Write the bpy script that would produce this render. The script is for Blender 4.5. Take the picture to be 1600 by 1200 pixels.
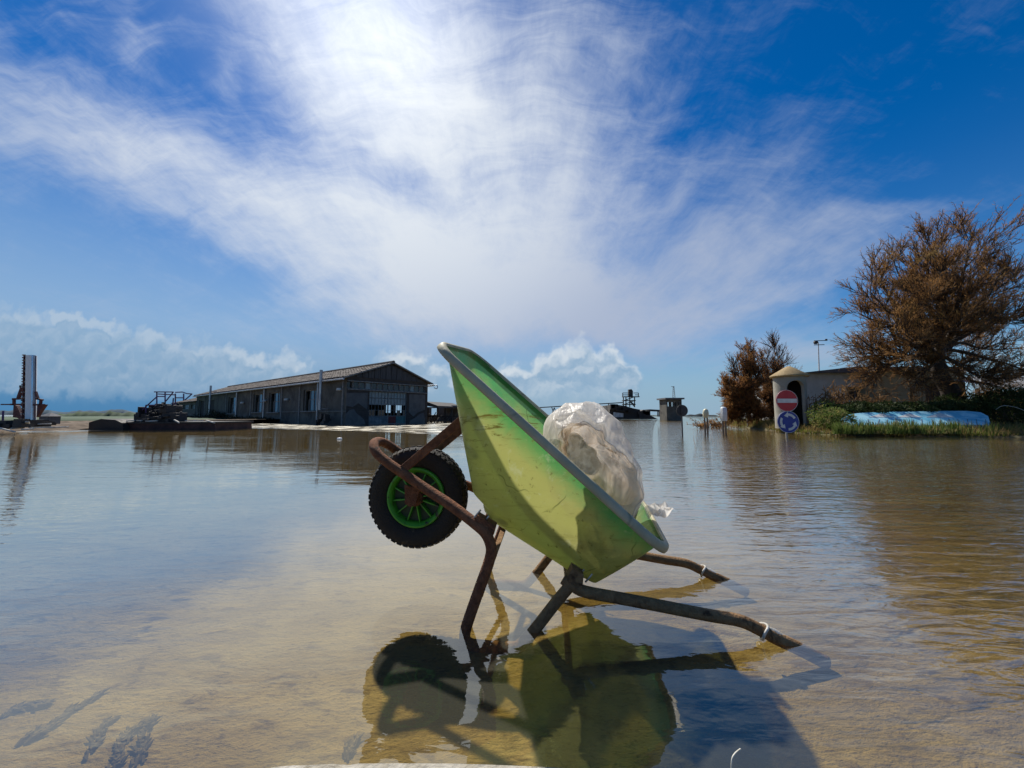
import bpy, math, random
from mathutils import Vector, noise as mn
for o in list(bpy.data.objects): bpy.data.objects.remove(o)
SC = bpy.context.scene
COL = SC.collection
R = math.radians

# ------------------------------------------------------------------ camera
CAM_H, F = 0.72, 600.0            # eye height; focal length in pixels of a 1600 px wide frame
PITCH = math.atan(48 / 600)
cam = bpy.data.cameras.new('camera'); camo = bpy.data.objects.new('camera', cam); COL.objects.link(camo)
camo.location = (0, 0, CAM_H); camo.rotation_euler = (R(90) + PITCH, 0, 0)
cam.sensor_width = 36; cam.lens = 36 * F / 1600; cam.clip_start = 0.02; cam.clip_end = 9000
SC.camera = camo

def ray(x, y):
    cx, cy = (x - 800) / F, (600 - y) / F
    return Vector((cx, math.cos(PITCH) - cy * math.sin(PITCH), math.sin(PITCH) + cy * math.cos(PITCH)))
def G(x, y, z=0.0):                # point of the level z seen at a pixel
    d = ray(x, y); return Vector((0, 0, CAM_H)) + d * ((z - CAM_H) / d.z)
def P(x, y, Y):                    # point at distance Y seen at a pixel
    d = ray(x, y); return Vector((0, 0, CAM_H)) + d * (Y / d.y)

# ------------------------------------------------------------------ light and exposure
SUN_AZ, SUN_EL = -24.0, 49.0       # degrees, azimuth from +Y towards +X
sund = Vector((math.sin(R(SUN_AZ)) * math.cos(R(SUN_EL)), math.cos(R(SUN_AZ)) * math.cos(R(SUN_EL)), math.sin(R(SUN_EL))))
sl = bpy.data.lights.new('sun', 'SUN'); slo = bpy.data.objects.new('sun', sl); COL.objects.link(slo)
sl.energy = 5.0; sl.angle = R(1.1); sl.color = (1.0, 0.95, 0.86)
slo.rotation_euler = sund.to_track_quat('Z', 'Y').to_euler(); slo.location = sund * 50
VS = SC.view_settings
VS.view_transform = 'Standard'; VS.look = 'None'; VS.exposure = 0.28; VS.gamma = 1.0; VS.use_curve_mapping = False
SC.cycles.max_bounces = 8; SC.cycles.transparent_max_bounces = 16
SC.cycles.caustics_reflective = False; SC.cycles.caustics_refractive = False
SC.cycles.sample_clamp_indirect = 6.0

# ------------------------------------------------------------------ sky
class NT:
    def __init__(s, tree): s.t = tree; s.n = tree.nodes; s.l = tree.links
    def new(s, typ, **kw):
        n = s.n.new(typ)
        for k, v in kw.items(): setattr(n, k, v)
        return n
    def put(s, sock, v):
        if isinstance(v, bpy.types.NodeSocket): s.l.new(v, sock)
        elif v is not None: sock.default_value = v
    def math(s, op, a, b=None, c=None, clamp=False):
        n = s.new('ShaderNodeMath', operation=op, use_clamp=clamp)
        for i, v in enumerate((a, b, c)): 
            if v is not None: s.put(n.inputs[i], v)
        return n.outputs[0]
    def vec(s, op, a, b=None, out=0):
        n = s.new('ShaderNodeVectorMath', operation=op)
        s.put(n.inputs[0], a)
        if b is not None: s.put(n.inputs[3 if op == 'SCALE' else 1], b)
        return n.outputs[out]
    def comb(s, x, y, z=0.0):
        n = s.new('ShaderNodeCombineXYZ')
        for i, v in enumerate((x, y, z)): s.put(n.inputs[i], v)
        return n.outputs[0]
    def noise(s, vec, scale, detail=4, rough=.55, dist=0.0, col=False, dim='3D'):
        n = s.new('ShaderNodeTexNoise', noise_dimensions=dim); s.put(n.inputs['Vector'], vec)
        s.put(n.inputs['Scale'], scale); n.inputs['Detail'].default_value = detail
        n.inputs['Roughness'].default_value = rough; n.inputs['Distortion'].default_value = dist
        return n.outputs['Color' if col else 'Fac']
    def step(s, v, a, b, lo=0.0, hi=1.0, smooth=True):
        n = s.new('ShaderNodeMapRange'); n.interpolation_type = 'SMOOTHSTEP' if smooth else 'LINEAR'
        s.put(n.inputs[0], v)
        for i, q in enumerate((a, b, lo, hi)): s.put(n.inputs[1 + i], q)
        return n.outputs[0]
    def mix(s, f, a, b, mode='MIX'):
        n = s.new('ShaderNodeMix', data_type='RGBA', blend_type=mode)
        s.put(n.inputs[0], f)
        for sock, v in ((n.inputs[6], a), (n.inputs[7], b)):
            if isinstance(v, (tuple, list)) and len(v) == 3: v = (*v, 1)
            s.put(sock, v)
        return n.outputs[2]

W = bpy.data.worlds.new('World'); SC.world = W; W.use_nodes = True
def build_sky():
    t = NT(W.node_tree); t.n.clear()
    out = t.new('ShaderNodeOutputWorld'); bg = t.new('ShaderNodeBackground'); t.l.new(bg.outputs[0], out.inputs[0])
    d = t.new('ShaderNodeTexCoord').outputs['Generated']
    sep = t.new('ShaderNodeSeparateXYZ'); t.l.new(d, sep.inputs[0]); x, y, z = sep.outputs
    sky = t.new('ShaderNodeTexSky', sky_type='NISHITA'); sky.sun_disc = False
    sky.sun_elevation = R(SUN_EL); sky.sun_rotation = R(SUN_AZ); sky.air_density = 1.0; sky.dust_density = 0.05; sky.ozone_density = 2.2
    skc = t.mix(1.0, sky.outputs[0], (0.082, 0.082, 0.082), 'MULTIPLY')
    hs = t.new('ShaderNodeHueSaturation'); hs.inputs['Saturation'].default_value = 1.5; t.l.new(skc, hs.inputs['Color'])
    base = t.mix(1.0, hs.outputs[0], (0.6, 0.93, 1.12), 'MULTIPLY')
    yc = t.math('MAXIMUM', y, 0.03)
    p = t.math('DIVIDE', x, yc); q = t.math('DIVIDE', z, yc)
    pq = t.comb(p, q)
    zc = t.math('ADD', t.math('MAXIMUM', z, 0.0), 0.16)
    pl = t.comb(t.math('DIVIDE', x, zc), t.math('DIVIDE', y, zc))     # a cloud deck overhead
    sunc = t.vec('DOT_PRODUCT', d, tuple(sund), out=1)
    sun01 = t.math('MAXIMUM', sunc, 0.0)
    warp = t.vec('SCALE', t.vec('SUBTRACT', t.noise(pq, 2.2, 3, .55, col=True, dim='2D'), (.5, .5, .5)), 0.26)
    pqw = t.vec('ADD', pq, warp)
    def blob(vec, cx, cy, rx, ry, rot, amp):
        r0 = ray(cx, cy)
        m = t.new('ShaderNodeMapping', vector_type='TEXTURE'); t.l.new(vec, m.inputs[0])
        m.inputs['Location'].default_value = (r0.x / r0.y, r0.z / r0.y, 0)
        m.inputs['Rotation'].default_value = (0, 0, R(rot)); m.inputs['Scale'].default_value = (rx / F, ry / F, 1)
        return t.step(t.vec('LENGTH', m.outputs[0], out=1), 0.0, 1.9, amp, 0.0)
    def total(vec, L, start=0.0):
        acc = start
        for b in L: acc = t.math('ADD', acc, blob(vec, *b))
        return acc
    # high thin cloud: sheet of cirrus with streaks
    Mk = total(pqw, [
        (60, 200, 280, 85, -16, .55), (400, 325, 260, 85, -24, .60), (650, 410, 230, 85, -14, .55),
        (560, 60, 200, 170, -40, .62), (660, 230, 190, 160, -30, .50), (830, 120, 200, 200, 0, .36), (800, 300, 180, 120, 20, .32),
        (1010, 300, 290, 55, 14, .40), (1130, 405, 330, 66, 7, .60), (860, 460, 300, 66, 0, .50), (1370, 362, 100, 28, 6, .35),
        (1010, 510, 260, 45, 0, .45), (1260, 552, 100, 20, 3, .6), (600, 520, 340, 60, 0, .25), (1000, 440, 360, 110, 0, .2),
        (205, 50, 24, 80, 20, .25), (350, 115, 24, 60, 12, .30),
        (1100, 180, 200, 160, 0, .16), (1480, 150, 300, 190, -10, -.30), (330, 80, 150, 60, -45, -.16), (210, 430, 360, 60, -20, -.12), (1290, 490, 130, 20, 14, -.35)], 0.20)
    pls = t.new('ShaderNodeMapping'); t.l.new(pl, pls.inputs[0]); pls.inputs['Rotation'].default_value = (0, 0, R(28)); pls.inputs['Scale'].default_value = (1.0, 0.42, 1)
    pqs = t.new('ShaderNodeMapping'); t.l.new(pqw, pqs.inputs[0]); pqs.inputs['Rotation'].default_value = (0, 0, R(-24)); pqs.inputs['Scale'].default_value = (1.0, 2.6, 1)
    pls2 = t.new('ShaderNodeMapping'); t.l.new(pl, pls2.inputs[0]); pls2.inputs['Rotation'].default_value = (0, 0, R(-18)); pls2.inputs['Scale'].default_value = (1.0, 0.30, 1)
    n1 = t.noise(pls.outputs[0], 2.4, 7, .66, .12, dim='2D')
    n2 = t.noise(pqs.outputs[0], 4.0, 7, .66, .15, dim='2D')
    v = t.math('ADD', Mk, t.math('MULTIPLY', t.math('SUBTRACT', n1, .5), .95))
    v = t.math('ADD', v, t.math('MULTIPLY', t.math('SUBTRACT', n2, .5), .85))
    n4 = t.noise(pls2.outputs[0], 9.0, 6, .7, .1, dim='2D')
    v = t.math('ADD', v, t.math('MULTIPLY', t.math('SUBTRACT', n4, .5), .42))
    dens = t.step(v, 0.0, 1.60, 0.0, .97)
    near = t.step(sunc, 0.66, 1.0)
    ccol = t.mix(near, (.41, .48, .63), (.80, .85, .90))
    lowv = t.step(z, 0.55, 0.08)                                  # thin veil thickening towards the horizon
    base = t.mix(t.math('MULTIPLY', lowv, t.step(p, 1.1, -.3, .15, .85)), base, (.31, .45, .63))
    c1 = t.mix(dens, base, ccol)
    # low sky: blue-grey distant weather above the horizon
    lowm = t.step(z, 0.19, 0.0)
    leftness = t.step(p, 0.05, -1.0)
    lowc = t.mix(leftness, (.28, .42, .56), (.045, .20, .42))
    c2 = t.mix(t.math('MULTIPLY', lowm, .9), c1, lowc)
    # cumulus on the horizon
    wob = t.vec('SCALE', t.vec('SUBTRACT', t.noise(pq, 16.0, 3, .6, col=True, dim='2D'), (.5, .5, .5)), 0.07)
    pc = t.vec('ADD', pq, wob)
    cl = [(-30, 545, 170, 62, -8, .95), (110, 560, 110, 56, -10, .8), (240, 575, 110, 52, -8, .9), (345, 588, 80, 48, -5, .7), (430, 592, 60, 40, 0, .8),
          (600, 585, 40, 34, 0, .5), (645, 580, 42, 34, -10, .8), (740, 618, 90, 40, 0, .6), (815, 605, 46, 44, 10, .75), (880, 592, 40, 54, 0, .9), (932, 592, 40, 56, 0, 1.0), (972, 602, 30, 44, 0, .7),
          (100, 494, 22, 8, 0, .5), (150, 502, 26, 7, 0, .5),
          (-350, 540, 200, 50, 0, .8), (1800, 560, 220, 50, 0, .8)]
    m = total(pc, cl); mu = total(t.vec('ADD', pc, (-.008, .036, 0)), cl)
    def puff(vv):
        w2 = t.new('ShaderNodeTexVoronoi', feature='SMOOTH_F1', voronoi_dimensions='2D'); t.put(w2.inputs['Vector'], vv); w2.inputs['Scale'].default_value = 22; w2.inputs['Smoothness'].default_value = .25
        return t.math('SUBTRACT', t.math('MULTIPLY', t.noise(vv, 13.0, 6, .58, dim='2D'), .8), t.math('MULTIPLY', w2.outputs['Distance'], .45))
    pa = puff(pc); pb = puff(t.vec('ADD', pc, (-.004, .013, 0)))
    a = t.math('ADD', m, t.math('SUBTRACT', pa, .30))
    cd = t.step(a, .20, .78)
    lit = t.math('ADD', t.math('MULTIPLY', t.math('SUBTRACT', t.math('MINIMUM', m, .55), t.math('MINIMUM', mu, .55)), 2.4), t.math('MULTIPLY', t.math('SUBTRACT', pa, pb), 1.1))
    litf = t.math('MULTIPLY', t.step(lit, -.42, .80), t.step(p, -1.3, .0, .50, .85))
    cumc = t.mix(litf, (.24, .39, .56), (.74, .79, .83))
    fade = t.step(q, .005, .085)
    c3 = t.mix(t.math('MULTIPLY', t.math('MULTIPLY', cd, t.step(p, -.9, -.1, .62, .88)), fade), c2, cumc)
    # aureole of the veiled sun
    g1 = t.math('MULTIPLY', t.math('POWER', sun01, 60.0), .40)
    g2 = t.math('MULTIPLY', t.math('POWER', sun01, 14.0), .08)
    g = t.math('ADD', g1, g2)
    gl = t.mix(1.0, (1.0, .985, .95), t.comb(g, g, g), 'MULTIPLY')
    c4 = t.mix(1.0, c3, gl, 'ADD')
    t.l.new(c4, bg.inputs[0]); bg.inputs[1].default_value = 0.82
    W.cycles.sampling_method = 'MANUAL'; W.cycles.sample_map_resolution = 512
build_sky()

# ------------------------------------------------------------------ mesh helpers
def rnd(a, b): return random.uniform(a, b)
def catmull(pts, n=6, closed=False):
    pts = [Vector(q) for q in pts]; out = []; m = len(pts)
    for i in range(m if closed else m - 1):
        if closed: p0, p1, p2, p3 = pts[i - 1], pts[i], pts[(i + 1) % m], pts[(i + 2) % m]
        else: p0, p1, p2, p3 = pts[max(i - 1, 0)], pts[i], pts[i + 1], pts[min(i + 2, m - 1)]
        for k in range(n):
            s = k / n
            out.append(0.5 * ((2 * p1) + (p2 - p0) * s + (2 * p0 - 5 * p1 + 4 * p2 - p3) * s * s + (3 * p1 - p0 - 3 * p2 + p3) * s ** 3))
    if not closed: out.append(pts[-1])
    return out
class MB:
    def __init__(s): s.v = []; s.f = []; s.m = []; s.cur = 0
    def face(s, *pts):
        i = len(s.v); s.v += [tuple(q) for q in pts]; s.f.append(tuple(range(i, i + len(pts)))); return s
    def box(s, c, size, ax=None):
        c = Vector(c); hx, hy, hz = [q / 2 for q in size]
        X, Y, Z = ax if ax else (Vector((1, 0, 0)), Vector((0, 1, 0)), Vector((0, 0, 1)))
        i = len(s.v)
        for sz in (-1, 1):
            for sy in (-1, 1):
                for sx in (-1, 1): s.v.append(tuple(c + X * hx * sx + Y * hy * sy + Z * hz * sz))
        for q in ((0, 2, 3, 1), (4, 5, 7, 6), (0, 1, 5, 4), (2, 6, 7, 3), (0, 4, 6, 2), (1, 3, 7, 5)): s.f.append(tuple(i + k for k in q))
        return s
    def bar(s, a, b, wd, th=None, up=(0, 0, 1)):
        a, b = Vector(a), Vector(b); Z = (b - a); L = Z.length; Z.normalize()
        X = Vector(up).cross(Z)
        if X.length < 1e-4: X = Vector((1, 0, 0)).cross(Z)
        X.normalize(); Y = Z.cross(X)
        return s.box((a + b) / 2, (wd, th or wd, L), (X, Y, Z))
    def tube(s, pts, r, seg=10, cap=True, closed=False):
        pts = [Vector(q) for q in pts]; n = len(pts)
        rs = r if isinstance(r, (list, tuple)) else [r] * n
        T = []
        for i in range(n):
            a = pts[i - 1] if (i or closed) else pts[i]; b = pts[(i + 1) % n] if (i < n - 1 or closed) else pts[i]
            q = b - a; T.append(q.normalized() if q.length > 1e-9 else Vector((0, 0, 1)))
        u = T[0].orthogonal().normalized(); base = len(s.v)
        for i in range(n):
            u = u - T[i] * u.dot(T[i])
            u = u.normalized() if u.length > 1e-6 else T[i].orthogonal().normalized()
            w = T[i].cross(u)
            for k in range(seg):
                an = 2 * math.pi * k / seg; s.v.append(tuple(pts[i] + (u * math.cos(an) + w * math.sin(an)) * rs[i]))
        for i in range(n if closed else n - 1):
            j = (i + 1) % n
            for k in range(seg):
                k2 = (k + 1) % seg; s.f.append((base + i * seg + k, base + i * seg + k2, base + j * seg + k2, base + j * seg + k))
        if cap and not closed:
            s.f.append(tuple(base + k for k in reversed(range(seg)))); s.f.append(tuple(base + (n - 1) * seg + k for k in range(seg)))
        return s
    def lathe(s, prof, o, axis, seg=32, x0=None, closed=False):      # prof: (radius, along)
        o = Vector(o); A = Vector(axis).normalized(); X = (Vector(x0) if x0 else A.orthogonal()).normalized(); Y = A.cross(X)
        i0 = len(s.v)
        for (r, a) in prof:
            for k in range(seg):
                an = 2 * math.pi * k / seg; s.v.append(tuple(o + A * a + (X * math.cos(an) + Y * math.sin(an)) * r))
        m = len(prof)
        for i in range(m if closed else m - 1):
            j = (i + 1) % m
            for k in range(seg):
                k2 = (k + 1) % seg; s.f.append((i0 + i * seg + k, i0 + i * seg + k2, i0 + j * seg + k2, i0 + j * seg + k))
        return s
    def cyl(s, a, b, r, seg=16, r2=None): return s.tube([a, b], [r, r if r2 is None else r2], seg)
    def rings(s, R_, closed_u=True):
        i0 = len(s.v); n = len(R_[0])
        for r in R_: s.v += [tuple(q) for q in r]
        for i in range(len(R_) - 1):
            for k in range(n if closed_u else n - 1):
                k2 = (k + 1) % n; s.f.append((i0 + i * n + k, i0 + i * n + k2, i0 + (i + 1) * n + k2, i0 + (i + 1) * n + k))
        return s
    def prism(s, poly, dv):
        dv = Vector(dv); n = len(poly); i = len(s.v)
        s.v += [tuple(q) for q in poly] + [tuple(Vector(q) + dv) for q in poly]
        s.f.append(tuple(reversed(range(i, i + n)))); s.f.append(tuple(range(i + n, i + 2 * n)))
        for k in range(n):
            k2 = (k + 1) % n; s.f.append((i + k, i + k2, i + n + k2, i + n + k))
        return s
    def build(s, name, mat, parent=None, smooth=False):
        off = Vector((0, 0, 0)); q = parent
        while q: off += q.location; q = q.parent
        me = bpy.data.meshes.new(name)
        me.from_pydata([(a - off.x, b - off.y, c - off.z) for a, b, c in s.v], [], s.f); me.update()
        if smooth:
            me.polygons.foreach_set('use_smooth', [True] * len(me.polygons))
            if smooth is not True: me.set_sharp_from_angle(angle=R(smooth))
        me.materials.append(M[mat] if isinstance(mat, str) else mat)
        o = bpy.data.objects.new(name, me); COL.objects.link(o); o.parent = parent
        return o
def tag(o, label=None, cat=None, group=None, kind=None):
    for k, v in (('label', label), ('category', cat), ('group', group), ('kind', kind)):
        if v: o[k] = v
    return o
def thing(name, loc, label, cat, group=None):
    o = bpy.data.objects.new(name, None); COL.objects.link(o); o.location = loc; o.empty_display_size = .1
    return tag(o, label, cat, group)
def bevel(o, w, seg=2):
    m = o.modifiers.new('bevel', 'BEVEL'); m.width = w; m.segments = seg; m.limit_method = 'ANGLE'; return o

# ------------------------------------------------------------------ materials
M = {}
def mat(name, c1, c2=None, scale=6.0, rough=.7, bump=0.0, metal=0.0, c3=None, s3=2.0, lo3=.55, hi3=.7, detail=6, stretch=None, transl=0.0, spec=.5, bscale=None):
    m = bpy.data.materials.new(name); m.use_nodes = True; t = NT(m.node_tree); t.n.clear()
    out = t.new('ShaderNodeOutputMaterial'); b = t.new('ShaderNodeBsdfPrincipled')
    co = t.new('ShaderNodeTexCoord').outputs['Object']
    if stretch:
        mp = t.new('ShaderNodeMapping'); t.l.new(co, mp.inputs[0]); mp.inputs['Scale'].default_value = stretch; co = mp.outputs[0]
    n = t.noise(co, scale, detail, .62, .4)
    col = (*c1, 1)
    if c2: col = t.mix(t.step(n, .34, .66), c1, c2)
    if c3: col = t.mix(t.step(t.noise(co, s3, 6, .65, .8), lo3, hi3), col, c3)
    t.put(b.inputs['Base Color'], col); t.put(b.inputs['Roughness'], t.step(n, .2, .8, max(rough - .12, 0.02), min(rough + .12, 1)))
    b.inputs['Metallic'].default_value = metal; b.inputs['Specular IOR Level'].default_value = spec
    if bump:
        bp = t.new('ShaderNodeBump'); bp.inputs['Strength'].default_value = bump; bp.inputs['Distance'].default_value = .02
        t.l.new(t.noise(co, bscale or scale * 4, 5, .6), bp.inputs['Height']); t.l.new(bp.outputs[0], b.inputs['Normal'])
    sh = b.outputs[0]
    if transl:
        tr = t.new('ShaderNodeBsdfTranslucent'); t.put(tr.inputs[0], col)
        mx = t.new('ShaderNodeMixShader'); mx.inputs[0].default_value = transl; t.l.new(sh, mx.inputs[1]); t.l.new(tr.outputs[0], mx.inputs[2]); sh = mx.outputs[0]
    t.l.new(sh, out.inputs[0]); M[name] = m; return m
mat('rust', (.15, .058, .030), (.27, .115, .058), 40, .85, .6, c3=(.05, .028, .02), s3=12, spec=.25)
mat('muddy_rust', (.20, .115, .058), (.30, .185, .095), 30, .9, .5, c3=(.07, .04, .025), s3=14, spec=.1)
mat('rubber', (.018, .016, .014), (.032, .026, .020), 30, .75, .4, c3=(.12, .085, .05), s3=9, lo3=.58, hi3=.72, spec=.3)
mat('wheel_green', (.055, .30, .018), (.09, .38, .03), 16, .45, .15, c3=(.05, .045, .02), s3=14, lo3=.52, hi3=.66)
mat('wheel_dark', (.02, .035, .012), (.03, .05, .018), 16, .6)
mat('wrap', (.72, .70, .64), (.5, .46, .38), 30, .55, .2, transl=.2)
mat('steel', (.5, .5, .48), (.3, .28, .25), 60, .35, metal=.9)
mat('concrete', (.42, .39, .33), (.30, .27, .21), 14, .9, .6, c3=(.16, .13, .08), s3=9, lo3=.6, hi3=.75)
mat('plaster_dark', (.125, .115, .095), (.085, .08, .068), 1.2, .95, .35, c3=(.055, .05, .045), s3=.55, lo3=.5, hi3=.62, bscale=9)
mat('plaster_patch', (.15, .14, .13), (.11, .105, .10), 2, .95, .3, bscale=12)
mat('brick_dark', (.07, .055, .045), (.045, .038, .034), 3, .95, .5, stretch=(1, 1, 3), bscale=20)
mat('board_dark', (.075, .075, .078), (.05, .05, .055), 2, .9, .4, stretch=(3, 3, .3))
mat('pale_trim', (.26, .25, .23), (.17, .165, .16), 5, .85)
mat('roof_tile', (.11, .085, .07), (.065, .052, .045), 3, .95, .4, c3=(.13, .115, .10), s3=1.0)
mat('galv', (.45, .46, .47), (.30, .31, .33), 5, .45, .1, metal=.6, stretch=(1, 1, .3))
mat('pane_blue', (.09, .17, .22), (.06, .12, .17), 2, .12, spec=.8)
mat('pane_dark', (.012, .016, .022), (.02, .026, .034), 3, .15, spec=.6)
mat('pane_pale', (.20, .25, .27), (.13, .17, .19), 4, .25, spec=.6)
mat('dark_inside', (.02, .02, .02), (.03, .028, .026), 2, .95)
mat('paint_panel', (.18, .20, .21), (.10, .115, .125), 3, .8, c3=(.30, .29, .28), s3=2.5)
mat('paint_red', (.16, .02, .02), (.10, .015, .015), 4, .7)
mat('paint_teal', (.07, .20, .19), (.05, .13, .13), 4, .7)
mat('machine_black', (.020, .018, .018), (.035, .03, .028), 6, .7, .3)
mat('hull_dark', (.016, .014, .014), (.030, .024, .022), 4, .75, .3)
mat('hull_red', (.055, .016, .014), (.03, .012, .012), 3, .75, .3)
mat('rail_purple', (.11, .06, .20), (.06, .03, .07), 5, .6)
mat('red_iron', (.11, .028, .026), (.06, .018, .02), 6, .7, .3)
mat('white_timber', (.62, .60, .55), (.42, .38, .32), 6, .8, .3)
mat('silver', (.80, .80, .80), (.55, .55, .58), 3, .22, .06, metal=.85, stretch=(3, 3, .25))
mat('mud_bank', (.13, .085, .05), (.075, .05, .03), 3, .95, .6)
mat('bank_soil', (.12, .09, .045), (.08, .062, .03), 2, .95, .6, c3=(.11, .12, .04), s3=.8)
mat('far_land', (.05, .085, .03), (.03, .055, .025), .2, .95)
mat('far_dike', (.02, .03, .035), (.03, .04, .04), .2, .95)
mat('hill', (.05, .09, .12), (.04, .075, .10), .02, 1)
mat('white_wall', (.62, .63, .60), (.52, .53, .50), 1.5, .9, .2, c3=(.38, .37, .33), s3=.7, lo3=.58, hi3=.8)
mat('beige_wall', (.40, .33, .20), (.32, .26, .16), 1.5, .9, .2)
mat('sentry_wall', (.36, .34, .285), (.28, .265, .22), 2, .9, .25, c3=(.28, .25, .19), s3=1.2)
mat('cone_roof', (.40, .29, .14), (.30, .21, .10), 4, .9, .4)
mat('slab_grey', (.16, .155, .16), (.11, .11, .12), 2, .9, .2)
mat('wood_dark', (.09, .055, .035), (.055, .035, .025), 4, .85)
mat('shed_roof', (.30, .31, .32), (.18, .18, .19), 2, .8, .2)
mat('sign_red', (.50, .006, .012), (.42, .006, .012), 3, .4)
mat('sign_white', (.75, .73, .70), (.62, .60, .57), 8, .45)
mat('sign_blue', (.008, .022, .26), (.007, .018, .22), 3, .4)
mat('sign_back', (.035, .03, .035), (.02, .02, .022), 6, .6)
mat('post_grey', (.33, .32, .30), (.22, .21, .19), 12, .6, metal=.4)
mat('post_wood', (.22, .16, .11), (.14, .10, .07), 12, .85, .3)
mat('cap_white', (.78, .78, .76), (.60, .60, .58), 9, .5)
mat('cap_cream', (.72, .66, .42), (.55, .50, .33), 9, .5)
mat('mural_blue', (.13, .46, .62), (.42, .72, .80), 2.2, .85, .2, c3=(.05, .26, .52), s3=1.1, lo3=.56, hi3=.72, stretch=(1, 1, 2.5))
mat('bark', (.070, .048, .034), (.042, .030, .022), 7, .95, .7, stretch=(2, 2, .6))
mat('tamarisk', (.40, .22, .085), (.25, .13, .05), 1.6, .9, transl=.45, c3=(.28, .205, .08), s3=.6, spec=.1)
mat('tamarisk_red', (.34, .17, .06), (.22, .105, .045), 1.8, .9, transl=.45, c3=(.38, .22, .07), s3=.6, spec=.1)
mat('ivy', (.028, .040, .012), (.045, .065, .016), 3, .7, transl=.2, spec=.2)
mat('leaf_green', (.13, .18, .04), (.08, .12, .026), 5, .8, transl=.4, spec=.2, c3=(.34, .27, .11), s3=3.5, lo3=.48, hi3=.66)
mat('grass', (.16, .21, .035), (.10, .15, .026), 1.2, .8, transl=.4, c3=(.30, .22, .07), s3=.7, lo3=.45, hi3=.62, spec=.2)
mat('dry_grass', (.34, .25, .10), (.22, .15, .06), 2, .85, transl=.4, c3=(.14, .16, .04), s3=.9, spec=.2)
mat('dry_reed', (.26, .16, .075), (.17, .095, .045), 3, .9, transl=.3, spec=.1)
mat('weed_dark', (.15, .12, .07), (.11, .09, .055), 20, .9)
mat('reflect_dark', (.07, .05, .08), (.04, .03, .05), 6, .5, metal=.3, stretch=(3, 3, .3))  # dark reflection on the steel column, put into the colour
mat('reflect_white', (.93, .93, .92), (.88, .88, .87), 4, .35, metal=.0, stretch=(3, 3, .3))  # bright reflection on the steel column, put into the base colour
mat('scrub', (.018, .022, .010), (.03, .034, .014), 2, .9, transl=.1)
mat('foam', (.8, .8, .78), None, rough=.6)
mat('straw', (.70, .68, .60), (.5, .46, .36), 30, .7)

def tray_material():
    m = bpy.data.materials.new('tray_plastic'); m.use_nodes = True; t = NT(m.node_tree); t.n.clear()
    out = t.new('ShaderNodeOutputMaterial'); co = t.new('ShaderNodeTexCoord').outputs['Object']
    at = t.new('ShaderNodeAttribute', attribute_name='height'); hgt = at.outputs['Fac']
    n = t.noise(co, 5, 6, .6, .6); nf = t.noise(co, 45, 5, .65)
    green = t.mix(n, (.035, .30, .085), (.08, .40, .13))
    yellow_green = t.mix(n, (.40, .41, .11), (.54, .52, .20))
    low_f = t.step(t.math('ADD', hgt, t.math('MULTIPLY', t.math('SUBTRACT', n, .5), .55)), 1.0, .60)  # yellow-green low on the walls, greener towards the rim
    col = t.mix(low_f, green, yellow_green)
    # dried mud: smears and a tide line
    st = t.new('ShaderNodeMapping'); t.l.new(co, st.inputs[0]); st.inputs['Scale'].default_value = (5, 5, 34)
    mud = t.step(t.noise(st.outputs[0], 1.6, 6, .7, .5), .54, .66)
    sp = t.new('ShaderNodeSeparateXYZ'); t.l.new(co, sp.inputs[0])
    band = t.math('MULTIPLY', t.step(sp.outputs[2], .58, .66), t.step(sp.outputs[2], .80, .74))
    mf = t.math('MULTIPLY', mud, t.math('ADD', t.math('MULTIPLY', band, .80), .22))
    col = t.mix(mf, col, (.13, .10, .02))
    col = t.mix(t.step(nf, .60, .72, 0, .75), col, (.14, .12, .04))
    col = t.mix(t.step(t.noise(co, 3.2, 8, .72, .5), .48, .70, 0, .65), col, (.26, .21, .07))
    col = t.mix(t.step(t.noise(co, 16, 6, .7, .4), .56, .70, 0, .45), col, (.60, .62, .40))
    scr = t.new('ShaderNodeTexVoronoi', feature='DISTANCE_TO_EDGE'); t.put(scr.inputs['Vector'], t.vec('ADD', co, t.vec('SCALE', t.noise(co, 3, 3, .5, col=True), .5))); scr.inputs['Scale'].default_value = 3.2
    sc = t.math('MULTIPLY', t.step(scr.outputs['Distance'], .010, .0), t.step(t.noise(co, 7, 2), .46, .56))
    col = t.mix(t.math('MULTIPLY', sc, .7), col, (.06, .08, .02))
    b = t.new('ShaderNodeBsdfPrincipled'); t.put(b.inputs['Base Color'], col); b.inputs['Roughness'].default_value = .45; b.inputs['Specular IOR Level'].default_value = .3
    bp = t.new('ShaderNodeBump'); bp.inputs['Strength'].default_value = .12; bp.inputs['Distance'].default_value = .01; t.l.new(nf, bp.inputs['Height']); t.l.new(bp.outputs[0], b.inputs['Normal'])
    tr = t.new('ShaderNodeBsdfTranslucent'); t.put(tr.inputs[0], col)
    mx = t.new('ShaderNodeMixShader'); mx.inputs[0].default_value = .56; t.l.new(b.outputs[0], mx.inputs[1]); t.l.new(tr.outputs[0], mx.inputs[2])
    tp = t.new('ShaderNodeBsdfTransparent'); t.put(tp.inputs[0], t.mix(.5, (.8, 1.0, .5), col))          # thin plastic lets some light straight through
    m2 = t.new('ShaderNodeMixShader'); m2.inputs[0].default_value = .20; t.l.new(mx.outputs[0], m2.inputs[1]); t.l.new(tp.outputs[0], m2.inputs[2])
    t.l.new(m2.outputs[0], out.inputs[0]); M['tray'] = m
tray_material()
mat('tray_rim', (.62, .55, .38), (.50, .46, .31), 9, .6, .1, c3=(.14, .15, .10), s3=5, lo3=.55, hi3=.75, transl=.15, spec=.15)

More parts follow.
